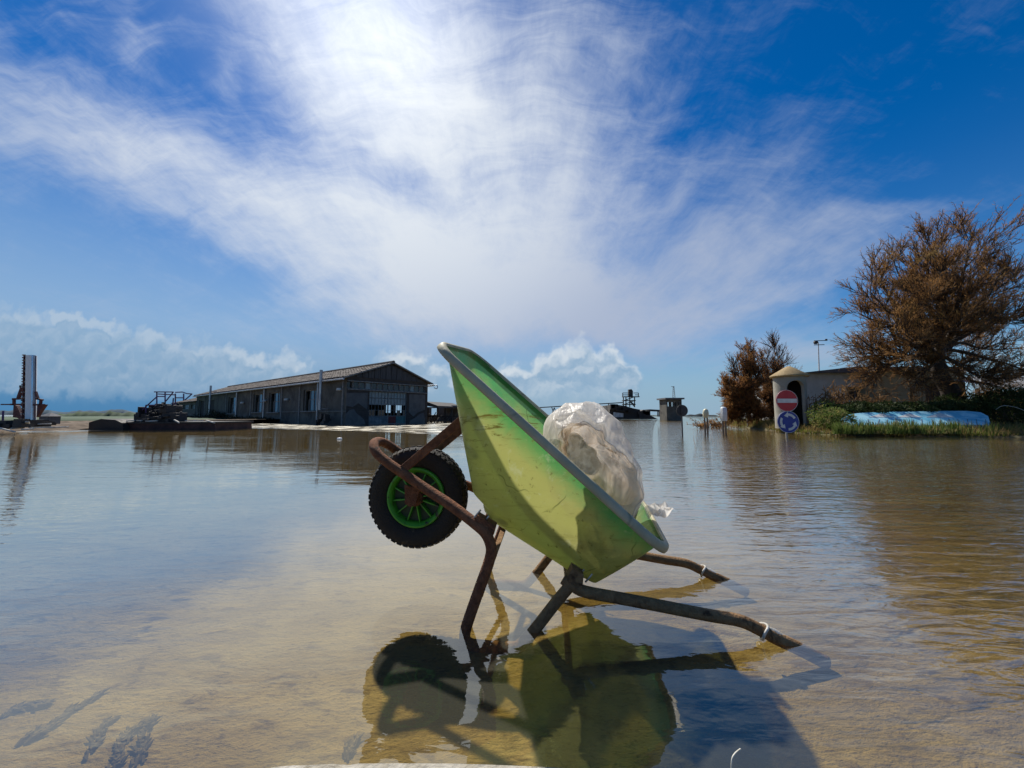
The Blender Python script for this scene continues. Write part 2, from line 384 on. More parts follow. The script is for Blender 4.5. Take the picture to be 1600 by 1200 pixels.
def bag_material(name, colr, alpha, tint):
    m = bpy.data.materials.new(name); m.use_nodes = True; t = NT(m.node_tree); t.n.clear()
    out = t.new('ShaderNodeOutputMaterial'); co = t.new('ShaderNodeTexCoord').outputs['Object']
    n = t.noise(co, 9, 6, .6, 1.2)
    col = t.mix(t.step(n, .35, .7), colr, tint)
    b = t.new('ShaderNodeBsdfPrincipled'); t.put(b.inputs['Base Color'], col); b.inputs['Roughness'].default_value = .40; b.inputs['Specular IOR Level'].default_value = .35
    wv = t.new('ShaderNodeMapping'); t.l.new(co, wv.inputs[0]); wv.inputs['Rotation'].default_value = (0, R(40), 0); wv.inputs['Scale'].default_value = (9, 5, 2.5)
    bp = t.new('ShaderNodeBump'); bp.inputs['Strength'].default_value = .8; bp.inputs['Distance'].default_value = .02
    rdg = lambda sc, w: t.math('MULTIPLY', t.math('ABSOLUTE', t.math('SUBTRACT', t.noise(wv.outputs[0], sc, 2, .5, .8), .5)), -w)
    t.l.new(t.math('ADD', rdg(1.3, 2.0), rdg(3.4, .9)), bp.inputs['Height']); t.l.new(bp.outputs[0], b.inputs['Normal'])
    tr = t.new('ShaderNodeBsdfTranslucent'); t.put(tr.inputs[0], col); t.l.new(bp.outputs[0], tr.inputs['Normal'])
    tp = t.new('ShaderNodeBsdfTransparent'); tp.inputs[0].default_value = (.93, .91, .88, 1)
    m1 = t.new('ShaderNodeMixShader'); m1.inputs[0].default_value = .55; t.l.new(b.outputs[0], m1.inputs[1]); t.l.new(tr.outputs[0], m1.inputs[2])
    m2 = t.new('ShaderNodeMixShader'); m2.inputs[0].default_value = alpha; t.l.new(m1.outputs[0], m2.inputs[1]); t.l.new(tp.outputs[0], m2.inputs[2])
    t.l.new(m2.outputs[0], out.inputs[0]); M[name] = m
bag_material('bag_film', (.90, .88, .85), .30, (.80, .74, .68))
bag_material('bag_inner', (.80, .69, .58), .28, (.64, .50, .37))

def water_material():
    m = bpy.data.materials.new('water'); m.use_nodes = True; t = NT(m.node_tree); t.n.clear()
    out = t.new('ShaderNodeOutputMaterial'); geo = t.new('ShaderNodeNewGeometry'); co = geo.outputs['Position']
    sp = t.new('ShaderNodeSeparateXYZ'); t.l.new(co, sp.inputs[0]); x, y = sp.outputs[0], sp.outputs[1]
    def wav(scale, st, rot, det=3, dist=.5):
        mp = t.new('ShaderNodeMapping'); t.l.new(co, mp.inputs[0]); mp.inputs['Scale'].default_value = st; mp.inputs['Rotation'].default_value = (0, 0, R(rot))
        return t.noise(mp.outputs[0], scale, det, .5, dist)
    fine = wav(9.0, (.55, 1.6, 1), 8); mid = wav(2.6, (.35, 1.3, 1), -6); big = wav(.5, (.3, 1, 1), 10, 4)
    patch = t.noise(co, .16, 3, .5)
    right = t.step(t.math('SUBTRACT', x, t.math('MULTIPLY', y, .12)), .1, 1.6)
    calm = t.math('ADD', t.math('MULTIPLY', right, .85), t.step(patch, .42, .68, .10, .45))
    ydist = t.step(y, 2.0, 12.0, 1.0, 1.5)
    # wind-ruffled water close to the far shore
    kk = t.math('DIVIDE', x, t.math('MAXIMUM', y, .5))
    d0 = t.math('SUBTRACT', 21.5, t.math('MULTIPLY', t.math('ABSOLUTE', t.math('ADD', kk, .75)), 13.0))
    ruf = t.math('MULTIPLY', t.step(t.math('SUBTRACT', t.math('ADD', y, t.math('MULTIPLY', t.noise(co, .35, 4, .6), 2.0)), d0), .6, 1.6), t.step(kk, -.02, -.12))
    h = t.math('ADD', t.math('MULTIPLY', fine, .0095), t.math('MULTIPLY', mid, .012))
    h = t.math('MULTIPLY', h, t.math('MULTIPLY', calm, ydist))
    h = t.math('ADD', h, t.math('MULTIPLY', big, .022))
    h = t.math('ADD', h, t.math('MULTIPLY', t.math('MULTIPLY', wav(1.1, (.5, 1.2, 1), 0, 4), ruf), .085))
    bp = t.new('ShaderNodeBump'); bp.inputs['Strength'].default_value = 1.0; bp.inputs['Distance'].default_value = 1.0; t.l.new(h, bp.inputs['Height'])
    fr = t.new('ShaderNodeFresnel'); fr.inputs['IOR'].default_value = 1.33; t.l.new(bp.outputs[0], fr.inputs['Normal'])
    rp = t.new('ShaderNodeValToRGB'); cr = rp.color_ramp
    cr.elements[0].position = 0.0; cr.elements[0].color = (.07, .07, .07, 1); cr.elements[1].position = 1.0; cr.elements[1].color = (.90, .90, .90, 1)
    for pos, v in ((.03, .135), (.07, .285), (.20, .64), (.45, .86)):
        e = cr.elements.new(pos); e.color = (v, v, v, 1)
    t.l.new(fr.outputs[0], rp.inputs[0])
    gl = t.new('ShaderNodeBsdfGlossy'); t.put(gl.inputs['Roughness'], t.math('ADD', t.math('MULTIPLY', t.math('MULTIPLY', ruf, t.step(wav(1.5, (.55, 1.2, 1), 0, 6), .40, .62)), .25), .015)); gl.inputs['Color'].default_value = (1, .96, .86, 1); t.l.new(bp.outputs[0], gl.inputs['Normal'])
    tp = t.new('ShaderNodeBsdfTransparent'); tp.inputs[0].default_value = (.94, .85, .58, 1)
    mx = t.new('ShaderNodeMixShader'); t.l.new(rp.outputs[0], mx.inputs[0]); t.l.new(tp.outputs[0], mx.inputs[1]); t.l.new(gl.outputs[0], mx.inputs[2])
    df = t.new('ShaderNodeBsdfDiffuse'); df.inputs[0].default_value = (.34, .33, .25, 1)     # silt held in the water
    mz = t.new('ShaderNodeMixShader'); mz.inputs[0].default_value = .11; t.l.new(tp.outputs[0], mz.inputs[1]); t.l.new(df.outputs[0], mz.inputs[2]); t.l.new(mz.outputs[0], mx.inputs[1])
    t.l.new(mx.outputs[0], out.inputs[0]); M['water'] = m
water_material()
def bed_material():
    m = bpy.data.materials.new('bed_mud'); m.use_nodes = True; t = NT(m.node_tree); t.n.clear()
    out = t.new('ShaderNodeOutputMaterial'); co = t.new('ShaderNodeNewGeometry').outputs['Position']
    mp = t.new('ShaderNodeMapping'); t.l.new(co, mp.inputs[0]); mp.inputs['Scale'].default_value = (.7, 1.5, 1); mp.inputs['Rotation'].default_value = (0, 0, R(-22)); v = mp.outputs[0]
    n1 = t.noise(v, 1.6, 7, .6, .6); n2 = t.noise(v, 14, 7, .68, .5); n3 = t.noise(v, 70, 4, .7)
    col = t.mix(t.step(n1, .35, .68), (.33, .255, .105), (.52, .43, .23))
    col = t.mix(t.step(n2, .50, .68, 0, .9), col, (.17, .12, .045))
    col = t.mix(t.step(n3, .54, .70, 0, .65), col, (.13, .09, .035))
    # dark algae smears
    mp2 = t.new('ShaderNodeMapping'); t.l.new(co, mp2.inputs[0]); mp2.inputs['Scale'].default_value = (.55, 2.2, 1); mp2.inputs['Rotation'].default_value = (0, 0, R(-38))
    al = t.math('MULTIPLY', t.step(t.noise(mp2.outputs[0], 2.4, 7, .7, 1.0), .56, .70), .6)
    col = t.mix(al, col, (.085, .075, .05))
    b = t.new('ShaderNodeBsdfPrincipled'); t.put(b.inputs['Base Color'], col); b.inputs['Roughness'].default_value = 1; b.inputs['Specular IOR Level'].default_value = .1
    bp = t.new('ShaderNodeBump'); bp.inputs['Strength'].default_value = 1.0; bp.inputs['Distance'].default_value = .02
    t.l.new(t.math('ADD', n2, t.math('MULTIPLY', n3, .5)), bp.inputs['Height']); t.l.new(bp.outputs[0], b.inputs['Normal'])
    t.l.new(b.outputs[0], out.inputs[0]); M['bed'] = m
bed_material()

# ------------------------------------------------------------------ setting: bed, water, shores
BED = -.075
def axis(lo, hi, n, c, s):            # dense near c
    a, b = math.asinh((lo - c) / s), math.asinh((hi - c) / s)
    return [c + s * math.sinh(a + (b - a) * i / (n - 1)) for i in range(n)]
def build_bed():
    xs, ys = axis(-4000, 4000, 220, .2, 1.2), axis(-60, 6000, 220, 1.4, 1.0)
    mb = MB()
    for y in ys:
        for x in xs:
            r = math.hypot(x, y)
            z = BED + (0.012 * mn.noise((x * 1.3, y * 2.1, 0)) + .006 * mn.noise((x * 5, y * 9, 3))) * max(0, 1 - r / 30)
            mb.v.append((x, y, z))
    n = len(xs)
    for j in range(len(ys) - 1):
        for i in range(n - 1): mb.f.append((j * n + i, j * n + i + 1, (j + 1) * n + i + 1, (j + 1) * n + i))
    tag(mb.build('ground', 'bed', smooth=True), 'brown muddy ground under the shallow flood water', kind='structure')
build_bed()
mb = MB(); mb.face((-4000, -60, 0), (4000, -60, 0), (4000, 6000, 0), (-4000, 6000, 0))
tag(mb.build('water', 'water'), 'shallow still flood water mirroring the sky', kind='structure')

# ------------------------------------------------------------------ wheelbarrow, tipped back onto its handles
YAW = R(5)
BU = Vector((math.cos(YAW), -math.sin(YAW), 0)); BW = Vector((math.sin(YAW), math.cos(YAW), 0)); BO = Vector((-.0906, 1.605, 0))
def B(s, w, z): return BO + BU * s + BW * w + Vector((0, 0, z))
T0 = (-.155, .972); TE = (.7466, -.6653); TN = (.6653, .7466)          # rim start, direction along the rim, out of the opening
def TR(t, w, n):
    n2 = n + .07 * (w + .28) / .56 * max(0.0, 1 + n / .34)               # far rim sits a little higher: the plastic is warped
    return B(T0[0] + TE[0] * t + TN[0] * n2, w, T0[1] + TE[1] * t + TN[1] * n2)
def rrect(t0, t1, hw, rad, n0, n1, taper=0.0, per=10):
    """rounded rectangle ring in the tray's (t, w) plane; n runs from n0 at the front to n1 at the back"""
    out = []
    rad = min(rad, hw * .95)
    def pt(t, w):
        k = (t - t0) / (t1 - t0); return t, w * (1 - taper * (1 - k)), n0 + (n1 - n0) * k
    for cx, cw, a0 in ((t1 - rad, hw - rad, 0), (t0 + rad, hw - rad, 90), (t0 + rad, -hw + rad, 180), (t1 - rad, -hw + rad, 270)):
        for i in range(per):
            a = R(a0 + 90 * i / (per - 1)); out.append(pt(cx + rad * math.cos(a), cw + rad * math.sin(a)))
    # straight runs get extra points so that faces stay even
    res = []
    for i, q in enumerate(out):
        res.append(q); nx = out[(i + 1) % len(out)]
        L = math.hypot(nx[0] - q[0], nx[1] - q[1])
        if i % per == per - 1:
            for k in range(1, 12): res.append(tuple(q[j] + (nx[j] - q[j]) * k / 12 for j in range(3)))
    return res
barrow = thing('wheelbarrow', B(.1, 0, 0), 'tipped-up green plastic wheelbarrow with rusty frame standing in shallow water', 'wheelbarrow')
def tray():
    top = dict(t0=.0, t1=1.045, hw=.268, rad=.10, n=(0, 0), tp=.10)
    bot = dict(t0=.495, t1=.985, hw=.178, rad=.075, n=(-.375, -.298), tp=.04)
    R_, hv = [], []
    def ring(k, inset=0.0):
        L = lambda a, b: a + (b - a) * k
        bulge = .012 * math.sin(math.pi * min(max(k, 0), 1))
        r = rrect(L(bot['t0'], top['t0']) + inset, L(bot['t1'], top['t1']) - inset, L(bot['hw'], top['hw']) + bulge - inset, max(.02, L(bot['rad'], top['rad']) - inset * .5),
                  L(bot['n'][0], top['n'][0]), L(bot['n'][1], top['n'][1]), L(bot['tp'], top['tp']))
        return r
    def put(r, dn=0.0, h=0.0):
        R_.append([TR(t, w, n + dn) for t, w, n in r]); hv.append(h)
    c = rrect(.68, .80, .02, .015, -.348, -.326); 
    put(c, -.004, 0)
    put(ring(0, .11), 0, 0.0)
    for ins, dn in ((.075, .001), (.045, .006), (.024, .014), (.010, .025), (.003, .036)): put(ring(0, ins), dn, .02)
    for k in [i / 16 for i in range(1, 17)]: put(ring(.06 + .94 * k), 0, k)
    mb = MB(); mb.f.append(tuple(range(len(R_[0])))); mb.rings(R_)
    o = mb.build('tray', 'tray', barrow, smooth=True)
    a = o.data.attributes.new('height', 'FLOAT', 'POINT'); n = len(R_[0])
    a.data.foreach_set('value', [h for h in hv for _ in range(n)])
    # rolled lip around the opening
    def out(d, dn):
        r = rrect(-d, 1.045 + d, .268 + d, .10 + d, 0, 0, .10); return [TR(t, w, n + dn) for t, w, n in r]
    prof = [(-.001, -.004), (.001, .003), (.006, .006), (.014, .006), (.021, .003), (.025, -.004), (.027, -.013), (.026, -.022), (.022, -.024), (.021, -.013), (.018, -.004), (.010, -.001), (.002, -.004), (-.001, -.004)]
    mb = MB(); mb.rings([out(*q) for q in prof]); lip = mb.build('rim', 'tray_rim', o, smooth=True)
    lip['label'] = 'pale sun-bleached rolled lip of the tray'
    return o
tray_o = tray()
RT = .0192
def rail(sg):
    w = .240 * sg
    up = [(-.05, w, -.045), (-.044, w, 0), (-.004, w, .115), (.032, w, .215), (.040, w, .262), (.022, w * .98, .306), (-.02, .222 * sg, .338), (-.12, .182 * sg, .392), (-.25, .132 * sg, .452), (-.40, .102 * sg, .536), (-.452, .085 * sg, .574), (-.478, .045 * sg, .600), (-.486, 0, .606)]
    pts = catmull([B(*q) for q in up], 6)
    mb = MB(); mb.tube(pts, RT, 14); r = mb.build('frame_tube', 'rust', barrow, smooth=True)
    lg = [(-.05, w, -.043), (-.03, w, -.056), (.02, w, -.06), (.11, w, -.06), (.142, w, -.05), (.192, w, .006), (.26, w, .092), (.318, w, .160)]
    mb = MB(); mb.tube(catmull([B(*q) for q in lg], 6), RT * .98, 14); l = mb.build('leg', 'muddy_rust', barrow, smooth=True)
    hd = [(.285, w * .97, .168), (.315, w, .150), (.36, w, .130), (.50, w, .110), (.74, w, .074), (.845, w, .060), (.905, w, .036), (.96, w, .010), (1.02, w, -.016), (1.10, w, -.055)]
    hp = catmull([B(*q) for q in hd], 6)
    rr = [RT * (1.0 if i < len(hp) * .72 else 1.06) for i in range(len(hp))]
    mb = MB(); mb.tube(hp, rr, 14); h = mb.build('handle', 'muddy_rust', barrow, smooth=True)
    # torn strip of wrapping round the grip
    c = B(.915, w, .031); ax = (B(.96, w, .010) - B(.88, w, .048)).normalized()
    X = ax.orthogonal().normalized(); Y = ax.cross(X)
    mb = MB(); mb.tube([c + (X * math.cos(a) + Y * math.sin(a)) * (RT * 1.22) + ax * .006 * math.sin(a * 2) for a in [2 * math.pi * i / 20 for i in range(20)]], .0042, 8, closed=True)
    mb.build('grip_band', 'wrap', h, smooth=True)
    # half-peeled film along the grip
    g0, g1 = Vector(B(.925, w, .046)), Vector(B(1.045, w, -.004))
    L = []
    for i in range(9):
        k = i / 8; q = g0.lerp(g1, k) + Vector((0, 0, .003 * math.sin(k * 9)))
        L.append([q + BW * (.012 * (1 - .4 * k)) * e + Vector((0, 0, -.006 * abs(e) + .004 * math.sin(5 * k + e))) for e in (-1, -.5, 0, .5, 1)])
    mb = MB(); mb.rings(L, closed_u=False); mb.build('grip_film', 'wrap', h, smooth=True)
    # bracket between tube joint and tray
    mb = MB(); mb.prism([B(.285, w * .86, .155), B(.345, w * .86, .128), B(.352, w * .86, .190), B(.315, w * .86, .212)], BW * .05 * sg); mb.build('bracket', 'muddy_rust', barrow)
    mb = MB(); mb.prism([B(-.03, w * .80, .335), B(.045, w * .80, .30), B(.055, w * .80, .335), B(-.01, w * .80, .372)], BW * .045 * sg); mb.build('bracket', 'rust', barrow)
    for s, z in ((-.012, .372), (.018, .352), (.345, .182), (.372, .168)):
        mb = MB(); mb.cyl(B(s - .012, w * .93, z - .014), B(s + .012, w * .93, z + .014), .0032, 8); mb.build('bolt', 'steel', barrow, smooth=40)
    # flat stay from the loop up to the tray front
    a, b = B(-.335, .112 * sg, .50), B(-.075, .118 * sg, .715)
    mb = MB(); mb.bar(a, b, .034, .012, up=BW); bevel(mb.build('stay', 'rust', barrow), .003)
    # plate carrying the axle
    mb = MB(); mb.prism([B(-.325, .085 * sg, .445), B(-.262, .085 * sg, .430), B(-.278, .085 * sg, .375), B(-.298, .085 * sg, .358), B(-.322, .085 * sg, .372)], BW * .012 * sg); mb.build('axle_plate', 'rust', barrow)
for sg in (-1, 1): rail(sg)
mb = MB(); mb.bar(B(.0, -.235, .10), B(.03, .235, .19), .006, .022, up=(1, 0, 0)); mb.build('cross_brace', 'muddy_rust', barrow)
mb = MB(); mb.tube([B(.305, -.24, .150), B(.305, .24, .150)], .013, 12); mb.build('cross_tube', 'muddy_rust', barrow, smooth=40)
mb = MB(); mb.tube([B(.0, -.222, .318), B(.0, .222, .318)], .013, 12); mb.build('cross_tube', 'rust', barrow, smooth=40)

def wheel():
    c = B(-.300, 0, .383); A = BW; X = BU; Z = Vector((0, 0, 1))
    mb = MB(); mb.lathe([(.0, -.088), (.012, -.088), (.012, -.052), (.032, -.05), (.034, -.03), (.034, .03), (.032, .05), (.012, .052), (.012, .088), (0, .088)], c, A, 24, x0=X)
    hub = mb.build('wheel', 'rust', barrow, smooth=35)
    Ro, Ri, hw = .203, .122, .047
    prof = [(Ri, -.030), (Ri + .004, -.036), (Ri + .020, -.045), (Ri + .040, -.049), (Ri + .058, -.047), (Ri + .070, -.040), (Ro - .004, -.028), (Ro, -.012), (Ro, .012), (Ro - .004, .028), (Ri + .070, .040), (Ri + .058, .047), (Ri + .040, .049), (Ri + .020, .045), (Ri + .004, .036), (Ri, .030)]
    mb = MB(); mb.lathe(prof, c, A, 72, x0=X, closed=True)
    tyre = mb.build('tyre', 'rubber', hub, smooth=True)
    # tread blocks
    mb = MB()
    for i in range(46):
        for k, (al, hwid, tilt) in enumerate(((-.033, .020, .3), (0, .018, 0), (.033, .020, -.3))):
            an = 2 * math.pi * (i + (.5 if k == 1 else 0)) / 46
            rad = (X * math.cos(an) + Z * math.sin(an)); tan = (X * -math.sin(an) + Z * math.cos(an))
            rr = Ro + (-.0005 if k == 1 else -.0075)
            nrm = (rad + A * (0 if k == 1 else (.55 if al > 0 else -.55))).normalized(); sx = tan.cross(nrm).normalized()
            mb.box(c + rad * rr + A * al, (.018, hwid, .009), (tan, sx, nrm))
    tag(mb.build('tread', 'rubber', hub), kind='stuff')
    # green rim: dished ring with a lip
    mb = MB(); mb.lathe([(.122, -.034), (.119, -.040), (.113, -.041), (.104, -.034), (.100, -.022), (.099, .0), (.099, .022), (.104, .034), (.113, .041), (.119, .040), (.122, .034), (.116, .0)], c, A, 64, x0=X, closed=True)
    mb.build('rim', 'wheel_green', hub, smooth=40)
    mb = MB(); mb.lathe([(.030, -.004), (.1005, -.004), (.1005, .004), (.030, .004)], c, A, 48, x0=X, closed=True)
    mb.build('disc', 'wheel_dark', hub, smooth=40)
    for i in range(12):
        an = 2 * math.pi * (i + .25) / 12
        rad = (X * math.cos(an) + Z * math.sin(an)); tan = (X * -math.sin(an) + Z * math.cos(an))
        mb = MB(); mb.prism([c + rad * .03 - A * .040, c + rad * .101 - A * .024, c + rad * .101 + A * .024, c + rad * .03 + A * .040], tan * .0045)
        mb.build('spoke', 'wheel_green', hub)
wheel()

# ------------------------------------------------------------------ plastic bag lying in the tray
def lerp_tab(tab, a):
    a %= 360
    for (a0, r0), (a1, r1) in zip(tab, tab[1:] + [(tab[0][0] + 360, tab[0][1])]):
        if a0 <= a <= a1:
            k = (a - a0) / (a1 - a0); k = k * k * (3 - 2 * k); return r0 + (r1 - r0) * k
    return tab[0][1]
def bag():
    random.seed(5)
    d = ray(924, 712); tt = (BO - Vector((0, 0, CAM_H))).dot(BW) / d.dot(BW); C = Vector((0, 0, CAM_H)) + d * tt      # on the barrow's middle plane
    S = tt / F * 1.0
    OUT = [(0, 66), (28, 62), (58, 70), (80, 84), (105, 88), (135, 90), (160, 80), (190, 76), (230, 90), (270, 108), (300, 112), (318, 100), (338, 82)]
    MOU = [(0, 44), (28, 30), (58, 26), (80, 36), (105, 52), (135, 62), (160, 50), (190, 44), (230, 60), (270, 74), (300, 92), (318, 84), (338, 58)]
    bagt = thing('plastic_bag', C - Vector((0, 0, .3)), 'crumpled translucent white plastic bag with open mouth lying in the green tray', 'bag')
    N = 128
    def ring(prm):
        fo, fm, w, amp, sx, sy, v = prm; r = []
        for k in range(N):
            a = 360 * k / N; rad = lerp_tab(OUT, a) * fo + lerp_tab(MOU, a) * fm
            ca, sa = math.cos(R(a)), math.sin(R(a))
            # long creases: ridged noise that runs along the sweep of the film
            f1 = 1 - 2.6 * abs(mn.noise((ca * 2.1 + 4 + .25 * v, sa * 2.1 + .18 * v, 3 + v * .10)))
            f2 = 1 - 2.8 * abs(mn.noise((ca * 1.2 - v * .42, sa * 1.2 + v * .33, 7.5)))
            rad *= 1 + amp * (.7 * f1 + .5 * f2 - .55)
            q = C + BU * (ca * rad + sx) * S + ZV * (sa * rad + sy) * S + BW * (w + .22 * amp * f2 + .12 * amp * mn.noise((ca * 2, sa * 2, v)))
            r.append(q)
        return r
    ZV = Vector((0, 0, 1))
    def sheet(tab, sub_=4, v0=0.0):
        out = []
        for i in range(len(tab) - 1):
            for k in range(sub_):
                f = k / sub_; out.append(ring([x + (y - x) * f for x, y in zip(tab[i], tab[i + 1])] + [v0 + i + f]))
        out.append(ring(list(tab[-1]) + [v0 + len(tab) - 1])); return out
    outer = [(.03, 0, .20, 0, 0, 0), (.35, 0, .19, .04, 0, 0), (.65, 0, .165, .05, 0, 0), (.86, 0, .13, .05, 0, 0), (1.0, 0, .065, .05, 0, 0), (1.0, 0, .0, .06, 0, 0), (.90, .07, -.045, .09, 0, 0), (.68, .28, -.08, .11, 0, 0), (.40, .58, -.105, .12, 0, 0), (.10, .92, -.12, .12, 0, 0)]
    mb = MB(); mb.rings(sheet(outer)); mb.build('outer_film', 'bag_film', bagt, smooth=True)
    inner = [(.10, .92, -.12, .12, 0, 0), (.02, .95, -.11, .15, 0, 0), (.0, .90, -.08, .20, 0, 0), (.0, .86, -.045, .22, -2, 0), (.0, .78, -.01, .22, -4, 2), (.0, .64, .03, .20, -10, 5), (.0, .50, .05, .15, -14, 8)]
    mb = MB(); mb.rings(sheet(inner, 4, 9)); mb.build('inner_fold', 'bag_inner', bagt, smooth=True)
    end = [(.0, .50, .05, .15, -14, 8), (0, .40, .062, .10, -15, 8), (0, .22, .066, .06, -16, 8), (0, .02, .064, 0, -16, 8)]
    e_ = sheet(end, 2, 15); mb = MB(); mb.rings(e_); n_ = len(e_) - 1; mb.f.append(tuple(range(n_ * N, n_ * N + N))); mb.build('bottom_film', 'wrap', bagt, smooth=True)
    mb = MB(); mb.tube(ring([.10, .92, -.121, .12, 0, 0, 9]), .0016, 6, closed=True); mb.build('hem', 'bag_film', bagt, smooth=True)
    return bagt
bag()
def scrap():
    random.seed(11)
    c = TR(1.035, -.03, .035)
    mb = MB(); L = []
    for i in range(22):
        row = []
        for j in range(26):
            x, y = (i / 21 - .5), (j / 25 - .5)
            cr = 1 - 2.6 * abs(mn.noise((x * 2.6 + 3, y * 2.2, 4)))
            row.append(c + BU * (.085 * x + .014 * mn.noise((x * 3, y * 3, 1))) + BW * (.12 * y + .02 * mn.noise((x * 2, y * 3, 5))) + Vector((0, 0, .020 * cr + .05 * y * y + .025 * x)))
        L.append(row)
    mb.rings(L, closed_u=False)
    tag(mb.build('plastic_scrap', 'bag_film', smooth=True), 'small crumpled scrap of clear plastic on the lower lip of the tray', 'plastic scrap')
scrap()

# ------------------------------------------------------------------ warehouse across the water
def wall_grid(mb, org, U, Z, Nrm, u0, u1, z0, z1, holes, th):
    """wall face in the plane org + U*u + Z*z with openings (u0,u1,z0,z1) and reveals of depth th along -Nrm"""
    us = sorted({u0, u1, *[h[0] for h in holes], *[h[1] for h in holes]}); zs = sorted({z0, z1, *[h[2] for h in holes], *[h[3] for h in holes]})
    pt = lambda u, z, k=0: org + U * u + Z * z - Nrm * th * k
    def inhole(u, z): return any(h[0] < u < h[1] and h[2] < z < h[3] for h in holes)
    for a, b in zip(us, us[1:]):
        for c, d in zip(zs, zs[1:]):
            if inhole((a + b) / 2, (c + d) / 2): continue
            mb.face(pt(a, c), pt(b, c), pt(b, d), pt(a, d)); mb.face(pt(a, c, 1), pt(a, d, 1), pt(b, d, 1), pt(b, c, 1))
    for a, b, c, d in holes:
        for q in (((a, c), (b, c)), ((b, c), (b, d)), ((b, d), (a, d)), ((a, d), (a, c))):
            mb.face(pt(*q[0]), pt(*q[1]), pt(*q[1], 1), pt(*q[0], 1))
    return mb
WC = P(540, 664, 27.2); WC.z = 0
WA = Vector((-.774, .633, 0)); WBd = Vector((.633, .774, 0)); ZZ = Vector((0, 0, 1))
WLEN, WWID = 41.5, 7.15
def wl_of(px):                        # distance along the long wall at a pixel column
    k = (px - 800) / F; return (WC.x - k * WC.y) / (k * WA.y - WA.x)
def wb_of(px):
    k = (px - 800) / F; return (WC.x - k * WC.y) / (k * WBd.y - WBd.x)
def wz_of(py, l=0, b=0): 
    y = WC.y + WA.y * l + WBd.y * b; return CAM_H + (648 - py) / F * y * 1.0
WZ = wz_of(588)                        # eaves height
def WP(l, b, z, o=0): return WC + WA * l + WBd * b + ZZ * z
house = thing('warehouse', WC, 'long abandoned grey warehouse with tiled gable roof behind the flood water', 'warehouse')
sideN, gabN = -WBd, -WA
sw = []                                 # windows of the long wall: (l0, l1, z0, z1, kind)
for x0, x1, y0, y1, k in ((474, 494, 609, 642, 'half'), (420, 437, 613, 644, 'half'), (396, 412, 615, 644, 'half'), (357, 370, 620, 646, 'half'), (325, 335, 624, 649, 'dark'), (311, 320, 625, 649, 'dark')):
    l0, l1 = wl_of(x1), wl_of(x0); lm = (l0 + l1) / 2
    sw.append((l0, l1, max(.1, wz_of(y1, lm)), wz_of(y0, lm), k))
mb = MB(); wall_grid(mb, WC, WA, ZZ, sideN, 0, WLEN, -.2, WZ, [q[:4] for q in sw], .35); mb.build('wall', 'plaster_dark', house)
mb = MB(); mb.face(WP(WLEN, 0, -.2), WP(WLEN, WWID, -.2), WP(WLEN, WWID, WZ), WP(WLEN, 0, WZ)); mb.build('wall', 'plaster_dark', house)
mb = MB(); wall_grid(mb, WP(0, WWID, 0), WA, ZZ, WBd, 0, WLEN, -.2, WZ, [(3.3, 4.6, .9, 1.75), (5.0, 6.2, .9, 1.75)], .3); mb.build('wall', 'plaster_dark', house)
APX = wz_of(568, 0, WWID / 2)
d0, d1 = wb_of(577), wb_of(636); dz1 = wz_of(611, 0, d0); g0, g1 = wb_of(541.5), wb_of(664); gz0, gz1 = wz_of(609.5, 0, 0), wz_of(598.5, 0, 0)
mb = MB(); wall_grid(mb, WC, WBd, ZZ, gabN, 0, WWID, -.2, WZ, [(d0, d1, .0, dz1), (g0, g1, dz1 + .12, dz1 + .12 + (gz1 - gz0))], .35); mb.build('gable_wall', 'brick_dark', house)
mb = MB(); mb.prism([WP(.02, 0, WZ), WP(.02, WWID, WZ), WP(.02, WWID / 2, APX - .05)], WA * .3); mb.build('gable_boarding', 'board_dark', house)
for k in range(14):                     # upright boards of the gable top
    b0 = .2 + k * (WWID - .4) / 14; bw = (WWID - .4) / 14 - .035
    zt = WZ + (APX - WZ) * (1 - abs(b0 + bw / 2 - WWID / 2) / (WWID / 2)) - .12
    if zt > WZ + .1: mb = MB(); mb.box(WP(-.02, b0 + bw / 2, (WZ + .02 + zt) / 2), (bw, .04, zt - WZ - .02), (WBd, WA, ZZ)); mb.build('board', 'board_dark', house)
# peeling render: proud uneven patches left on the gable
def patch(poly):
    mb = MB(); mb.prism([WP(-.028, wb_of(x), wz_of(y, 0, wb_of(x))) for x, y in poly], WA * .025); mb.build('render_patch', 'plaster_patch', house)
patch([(541, 664), (541, 647), (546, 641), (553, 639), (557, 645), (563, 650), (569, 655), (572, 663)])
patch([(541, 634), (541, 614), (574, 614), (574, 640), (568, 636), (560, 630), (551, 636)])
patch([(640, 662), (641, 657), (649, 653), (655, 647), (662, 645), (664, 652), (664, 662)])
patch([(639, 644), (639, 616), (664, 617), (664, 640), (652, 645), (646, 651)])
